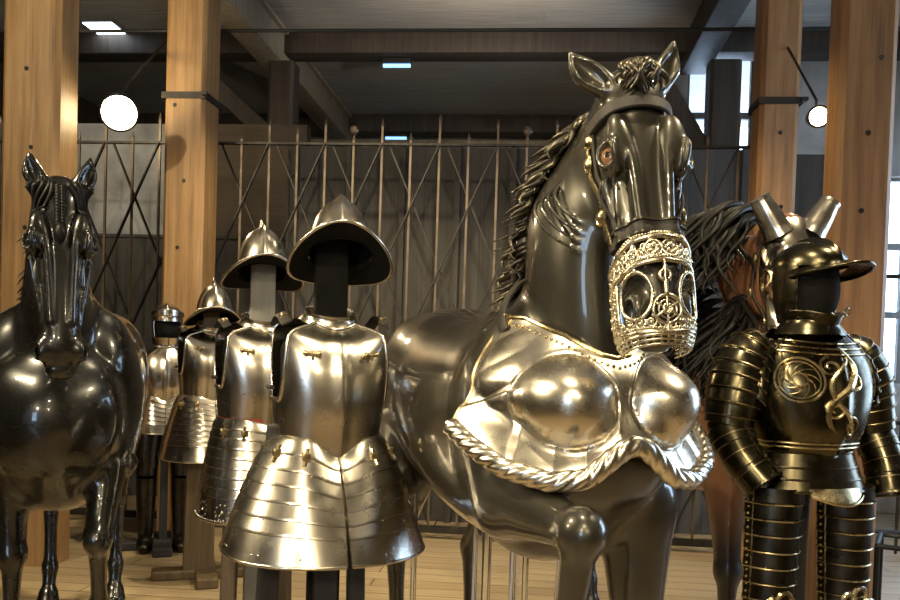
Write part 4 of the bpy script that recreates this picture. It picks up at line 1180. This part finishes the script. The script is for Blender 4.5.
# etched decoration on the breast
def br(th, z, off=.003):
    th = np.radians(np.asarray(th, float)); z = np.asarray(z, float); x, y = torso_xy(th, z, TE); x = x + .014*np.exp(-(th/.13)**2); return np.stack([x + off*np.cos(th), y + off*np.sin(th), z + 0*x], -1)
def br_curve(mb, th, z, r): mb.tube(br(th, z), r, 6)
for q in (-1,):
    mb = MB(); t = np.linspace(0, 2*pi, 40)
    for R, r in ((.064, .004), (.053, .0026), (.020, .0034)): br_curve(mb, q*37 + np.degrees(R*np.sin(t)/.18), 1.305 + R*np.cos(t), r)
    for k in range(9):
        a = 2*pi*k/9; s_ = np.linspace(0, 1, 10); R = .020 + .031*s_; aa = a + s_*1.0
        br_curve(mb, q*37 + np.degrees(R*np.sin(aa)/.18), 1.305 + R*np.cos(aa), .0042*(1.1 - s_))
    mb.build('etched_medallion', BRASS, a4)
mb = MB(); s_ = np.linspace(0, 1, 40)
br_curve(mb, -2 + 17*np.sin(s_*2*pi*.9 + .2)*(1 - .25*s_), 1.40 - .25*s_, .009*np.sin(s_*pi)**.5 + .002)
br_curve(mb, 2 + 15*np.sin(s_*2*pi*.8 + 2.6)*(1 - .2*s_), 1.38 - .24*s_, .006*np.sin(s_*pi)**.5 + .002)
for z0, th0, sg in ((1.30, 10, 1), (1.22, -9, -1), (1.17, 9, 1), (1.345, -10, -1)):
    t = np.linspace(0, 1, 24); R = .030*(1 - .8*t); br_curve(mb, th0 + np.degrees(R*np.sin(sg*9*t)/.17), z0 + R*np.cos(9*t), .0042)
mb.build('scroll_ornament', BRASS, a4)
mb = MB()
for k in range(3):
    th = np.linspace(-64, 64, 60); br_curve(mb, th, 1.425 - .016*k - .012*np.cos(np.radians(th))**2, .0030)
for q in (-1, 1):
    z = np.linspace(1.26, 1.41, 20); br_curve(mb, q*(57 + 8*np.sin((z - 1.26)/.15*pi)*-1), z, .003)
th = np.linspace(-95, 95, 60); br_curve(mb, th, 1.105 + 0*th, .0035); br_curve(mb, th, 1.118 + 0*th, .0022)
mb.build('breast_edging', BRASS, a4)
for q in (-1, 1):
    # shoulder lames
    mb = MB(); C = np.array([-.005, q*.190, 1.335])
    def sp(u, v):
        ph = radians(-112) + radians(224)*u; ps = v*radians(102); sw = .004*((v*6) % 1.0)
        R = .096 + sw; x = R*np.sin(ph*.8)*np.cos(ps*.25)*(.75 + .25*np.sin(ps)); yy = R*np.sin(ps)*np.cos(ph*.5)*1.05; z = .085*np.cos(ps) + .01 - .06*(ps/1.8)
        return C[0] + x, C[1] + q*(yy - .045), C[2] + z - .045*np.abs(ph/2)**2
    mb.grid(sp if q > 0 else (lambda u, v: sp(1 - u, v)), 40, 66, thick=.004)
    for j in range(1, 7):
        e = np.stack(sp(np.linspace(0, 1, 40), np.full(40, j/6 - .004)), -1); mb.tube(e, .003, 5)
    mb.build('pauldron', DARKSTEEL, a4, sharp=50)
arm(a4, [(-.01, -.150, 1.425), (-.01, -.190, 1.385), (-.01, -.225, 1.31), (-.005, -.250, 1.23), (-.005, -.262, 1.16)], [.030, .074, .086, .079, .068], [(-.005, -.262, 1.15), (.05, -.25, 1.07), (.11, -.215, .995)], [.066, .060, .056], DARKSTEEL, DULLBRASS, 'r')
arm(a4, [(-.01, .150, 1.425), (-.01, .190, 1.385), (.0, .228, 1.31), (.0, .255, 1.23), (.0, .275, 1.15)], [.030, .074, .084, .076, .066], [(.0, .275, 1.14), (.045, .285, 1.05), (.075, .285, .955)], [.062, .060, .070], DARKSTEEL, DULLBRASS, 'l')
# long thigh plates
for q in (-1, 1):
    def th_pt(u, v, off=0):
        a = radians(-88) + radians(176)*u; R = .106 - .022*v + off; sw = .004*((v*9) % 1.0)
        return .03 + (R + sw)*np.cos(a)*1.0, q*(.130 + .010*v) + (R + sw)*np.sin(a)*.86, .985 - .43*v
    mb = MB(); mb.grid(th_pt, 40, 100, thick=-.004); tp = mb.build('thigh_plates', BLACKSTEEL, a4, sharp=50)
    g = MB()
    for j in range(1, 10): g.tube(np.stack(th_pt(np.linspace(0, 1, 40), np.full(40, j/9 - .003), .002), -1), .0024, 5)
    for e in (0.0, .10, .90, 1.0): g.tube(np.stack(th_pt(np.full(50, e), np.linspace(0, 1, 50), .001), -1), .0026, 5)
    for e in (.05, .95):
        rivets(g, np.stack(th_pt(np.full(20, e), np.linspace(.04, .97, 20), .003), -1), .0045)
    g.build('gilt_edging', BRASS, tp)
    mb = MB(); mb.ball((.045, q*.138, .50), .085, 12, (.95, .92, .85)); kc = mb.build('knee_plate', BLACKSTEEL, a4)
    mb = MB(); cx = np.array([.128, q*.138 - .01, .615])
    for k in range(5):
        a = 2*pi*k/5 + .3; c = cx + np.array([-.008*abs(cos(a)), .040*sin(a), .040*cos(a)])
        t = np.linspace(0, 2*pi, 20, endpoint=False)
        mb.tube(np.stack([c[0] + 0*t, c[1] + .025*np.cos(t), c[2] + .025*np.sin(t)], 1), .008, 6, closed=True)
    mb.ball(cx, .012, 6); mb.build('flower_ornament', BRASS if q < 0 else PALEBRASS, tp)
    mb = MB(); limb(mb, [(.02, q*.125, .48), (-.01, q*.125, .34), (.0, q*.125, .10)], [.066, .066, .048], 1, saw=.0); mb.build('greave', BLACKSTEEL, a4)
    mb = MB(); limb(mb, [(-.06, q*.125, .05), (.06, q*.125, .055), (.17, q*.13, .035), (.20, q*.13, .03)], [.045, .055, .040, .020], 4, saw=.003); mb.build('foot_plates', BLACKSTEEL, a4)
stand('brown wooden stand post inside the dark gilt armour', locE, 1.60, 1.12, [((-.02, .02, .05), (-.02, .02, 1.0), .05)], BLACKWOOD, BROWNWOOD, .05)
# peaked helmet
he = thing('burgonet', 'dark gilt helmet with a jutting peak and black open face', 'helmet', (.832, 2.67, 1.578), HEAD + radians(10))
he.scale = (.90, .90, .90)
mb = MB()
def bsk(u, v):
    th = 2*pi*u; k = np.cos(v*pi/2)**.85; h = .088*np.sin(v*pi/2)
    y = .106*k*np.sin(th); x = -.01 + .128*k*np.cos(th); rd = np.exp(-(y/.012)**2)*.022*np.sin(v*pi/2)
    return x*(1 + rd), y, .070 + h + rd*.7
mb.grid(bsk, 120, 40, closed_u=True, thick=.003); mb.build('skull', DARKSTEEL, he, sharp=60)
def peak(u, v, dz=0):
    th = radians(-88) + radians(176)*u; c, s_ = np.cos(th), np.sin(th)
    return -.01 + (.126 + .090*v*c**.5)*c, (.106 + .050*v*c**.7)*s_, .086 + dz - .034*v*(1 - .3*c) - .052*(s_**2)*.6 + .012*v
mb = MB(); mb.grid(peak, 80, 16, thick=.004); u = np.linspace(0, 1, 80); mb.tube(np.stack(peak(u, np.ones(80)), -1), .0065, 8); mb.build('peak', DARKSTEEL, he, sharp=60)
mb = MB()
def bowl(u, v):       # back and cheeks, open in front
    th = radians(74) + radians(212)*u; k = np.interp(v, [0, .35, .7, 1], [.82, .96, 1.0, 1.0])
    return -.01 + .124*k*np.cos(th) , .104*k*np.sin(th), -.115 + .192*v
mb.grid(bowl, 80, 24, thick=.003)
for e in (0, 1): mb.tube(np.stack(bowl(np.full(24, float(e)), np.linspace(0, 1, 24)), -1), .004, 6)
mb.build('cheek_plates', DARKSTEEL, he, sharp=60)
mb = MB(); mb.ball((-.012, 0, -.005), .1, 14, (1.05, .9, 1.35)); mb.build('face_lining', LINING, he)
mb = MB()
def chin(u, v):
    th = radians(-100) + radians(200)*u; return -.005 + (.112 - .014*v)*np.cos(th), (.094 - .012*v)*np.sin(th), -.098 - .040*v + .02*np.abs(np.sin(th))
mb.grid(chin, 60, 12, thick=-.003); mb.tube(np.stack(chin(np.linspace(0, 1, 60), np.zeros(60)), -1), .004, 6); mb.build('chin_plate', DARKSTEEL, he, sharp=60)
mb = MB(); t = np.linspace(0, 1, 16)
mb.tube(np.stack([.112 + .004*np.sin(t*pi), -.04 + .085*t, -.085 - .006*np.sin(9*t)], 1), .0036, 6)
mb.tube(np.stack([.114 + 0*t, -.01 + .055*t, -.095 + .03*t], 1), .0034, 6)
mb.tube(np.stack([.112 + .012*np.cos(t*2*pi)*.3, .035 + .014*np.sin(t*2*pi), -.078 + .012*np.cos(t*2*pi)], 1), .003, 6)
mb.build('chin_strap', BRASS, he)
mb = MB(); mb.lathe([(.118, -.155), (.108, -.135), (.094, -.118), (.092, -.105), (.098, -.10), (.088, -.10), (.086, -.12), (.112, -.158)], 48, None, 1, .95); mb.build('neck_plate', DARKSTEEL, he)

# ---- small full armour at the back
locD = (-2.40, 5.40, 0)
a5 = thing('full_armour', 'small full steel armour with an open visor, standing at the back by the post', 'armour', (locD[0], locD[1], .0), HEAD)
a5.scale = (.92, .92, .92)
TD = tuple(np.array(c)*(1 if i == 0 else .92) for i, c in enumerate(TE))
zbD, _ = cuirass(a5, TD, STEEL2, 1.09, .03, 1.45, 1.24, .01, False, .0, 50, 84)
skirts(a5, TD, STEEL2, zbD, .84, .21, .19, 6, 100)
for q in (-1, 1):
    arm(a5, [(-.01, q*.20, 1.38), (0, q*.235, 1.28), (0, q*.25, 1.16)], [.082, .068, .055], [(0, q*.25, 1.15), (.04, q*.25, 1.05), (.07, q*.24, .95)], [.052, .050, .052], STEEL2, STEEL, 'd')
    mb = MB(); limb(mb, [(.0, q*.10, .92), (.01, q*.115, .72), (.015, q*.12, .53)], [.095, .085, .068], 5); limb(mb, [(.02, q*.12, .52), (0, q*.12, .34), (0, q*.12, .09)], [.07, .066, .05], 1, saw=0); mb.build('leg_plates', BLACKSTEEL, a5)
    mb = MB(); limb(mb, [(-.06, q*.12, .05), (.06, q*.12, .055), (.17, q*.125, .035), (.20, q*.125, .03)], [.045, .055, .040, .020], 4, saw=.003); mb.build('foot_plates', BLACKSTEEL, a5)
hd = thing('close_helmet', 'small round steel helmet with a raised visor, farthest left in the row', 'helmet', (locD[0], locD[1], 1.46), HEAD)
mb = MB()
def cs(u, v):
    th = 2*pi*u; k = np.cos(v*pi/2)**.8; y = .10*k*np.sin(th); rd = np.exp(-(y/.012)**2)*.012*np.sin(v*pi/2); return .118*k*np.cos(th)*(1 + rd), y, .04 + .115*np.sin(v*pi/2) + rd
mb.grid(cs, 80, 30, closed_u=True); mb.build('skull', STEEL2, hd)
mb = MB()
def vb(u, v): th = radians(58) + radians(244)*u; k = np.interp(v, [0, .5, 1], [.84, .97, 1]); return .118*k*np.cos(th), .10*k*np.sin(th), -.10 + .145*v
mb.grid(vb, 60, 16, thick=.003)
def vc(u, v): th = radians(-95) + radians(190)*u; return (.122 - .02*v)*np.cos(th), (.104 - .014*v)*np.sin(th), -.068 - .045*v
mb.grid(vc, 50, 10, thick=-.003); mb.build('chin_plate', STEEL2, hd, sharp=60)
mb = MB()
def vs(u, v): th = radians(-85) + radians(170)*u; return (.124 + .012*np.cos(th))*np.cos(th), .106*np.sin(th), .060 + .034*v + .02*np.cos(th)
mb.grid(vs, 50, 8, thick=.003); mb.build('visor', STEEL, hd, sharp=60)
mb = MB(); mb.ball((0, 0, -.005), .09, 10, (1.1, .95, 1.1)); mb.build('face_lining', LINING, hd)
stand('dark post stand holding up the small full armour at the back', (locD[0] - .0, locD[1] + .0, 0), 1.44, 1.04, [], BLACKWOOD, BLACKWOOD, .05)

# ------------------------------------------------------------------ chamfron of the chestnut horse
cf = thing('chamfron', 'steel face plate with two tubular ear guards on the chestnut horse head', 'horse armour', h3.location, HEAD)
X = np.linspace(-.035, .50, 44); TH = np.radians(np.linspace(-84, 84, 48)); xx, tt = np.meshgrid(X, TH, indexing='ij')
P, D = H3.headpts(xx, tt, .008)
for _ in range(6): P[1:-1, 1:-1] = .2*(P[1:-1, 1:-1] + P[:-2, 1:-1] + P[2:, 1:-1] + P[1:-1, :-2] + P[1:-1, 2:])
tdeg = np.abs(np.degrees(tt)); keep = ~(((xx - .19)/.032)**2 + ((tdeg - 58)/15)**2 < 1)
mb = MB(); mb.sheet(P.transpose(1, 0, 2), False, .003, keep.T[:, :]); mb.build('face_plate', STEEL2, cf, sharp=50)
for q in (-1, 1):
    mb = MB(); b = np.array([.02, q*.055, .03]); d = np.array([-.80, q*.50, .16]); d /= np.linalg.norm(d)
    t = np.linspace(0, 1, 16); C = b + d*t[:, None]*.15; rr_ = np.interp(t, [0, .2, .6, 1], [.058, .050, .044, .034]); mb.tube(H3.hp(C), rr_, 24, cap=False); mb.tube(H3.hp(C)[::-1], rr_[::-1]*.93, 24, cap=False); mb.tube(H3.hp(C)[-2:], [.037, .037], 24); mb.build('ear_guard', STEEL2, cf, sharp=50)
    mb = MB(); th = np.linspace(0, 2*pi, 24); cx, cd = .19, 58
    Pe, De = H3.headpts(cx + .036*np.cos(th), np.radians(q*cd) + .30*np.sin(th), .014); mb.tube(Pe, .006, 6); mb.build('eye_rim', BRASS, cf)
hb = thing('headstall', 'dark strap with brass buckles along the chestnut horse cheek', 'bridle', h3.location, HEAD)
for q in (-1, 1):
    strap(H3, 'cheek_strap', LEATHER, hb, [.02, .12, .25, .38, .45], [q*96, q*104, q*108, q*104, q*100], .022, .005, .008)
    Pb, Db = H3.headpts(np.array([.08, .20, .32]), np.radians([q*101, q*107, q*106]), .014)
    for i in range(3):
        bk = MB(); R = Vector(Db[i]).to_track_quat('Z', 'Y').to_matrix().to_4x4(); R.translation = Vector(Pb[i]); bk.lathe([(.010, .004), (.013, .006), (.016, .0), (.012, -.003)], 12, R, 1, 1.5); bk.build('buckle', BRASS, hb)

# ------------------------------------------------------------------ small things round the floor
def clear_prop(label, a, b, r):
    t = MB(); t.tube([a, b], r, 16); return tag(t.build('support_rod', GLASS, None), label, 'support rod', None)
clear_prop('clear acrylic rod under the big horse belly, left of the pair', (-.14, 2.72, 0), (-.14, 2.72, .84), .030)
clear_prop('clear acrylic rod under the big horse belly, right of the pair', (-.02, 2.64, 0), (-.02, 2.64, .84), .030)
clear_prop('thin clear rod leaning up to the raised foreleg', (.06, 2.38, 0), (.10, 2.30, .92), .010)
clear_prop('thin clear rod at the flank of the big horse', (-.36, 2.72, 0), (-.37, 2.78, .88), .010)
br_ = thing('barrier', 'low black iron barrier frame on the floor at far right', 'barrier', (1.76, 4.45, 0), radians(-24))
br_.scale = (1, 1, .86)
for nm, a, b in (('rail', (0, 0, .52), (.9, 0, .52)), ('rail', (0, .35, .52), (.9, .35, .52)), ('rail', (0, 0, .52), (0, .35, .52)), ('leg', (0, 0, 0), (0, 0, .52)), ('leg', (.9, 0, 0), (.9, 0, .52)), ('leg', (0, .35, 0), (0, .35, .52)), ('leg', (.9, .35, 0), (.9, .35, .52))):
    mb = MB(); mb.tube([a, b], .016, 8); mb.build(nm, BLACKMETAL, br_)
ir = thing('iron_railing', 'tall black iron railing by the bright side window', 'railing', (2.6, 6.4, 0), 0)
for z in (.16, .95, 2.0):
    mb = MB(); mb.tube([(-.3, 0, z), (.8, 0, z)], .018, 6); mb.build('rail', IRON, ir)
for i in range(7):
    mb = MB(); mb.tube([(-.28 + .17*i, 0, 0), (-.28 + .17*i, 0, 2.05)], .011, 6); mb.build('bar', IRON, ir)
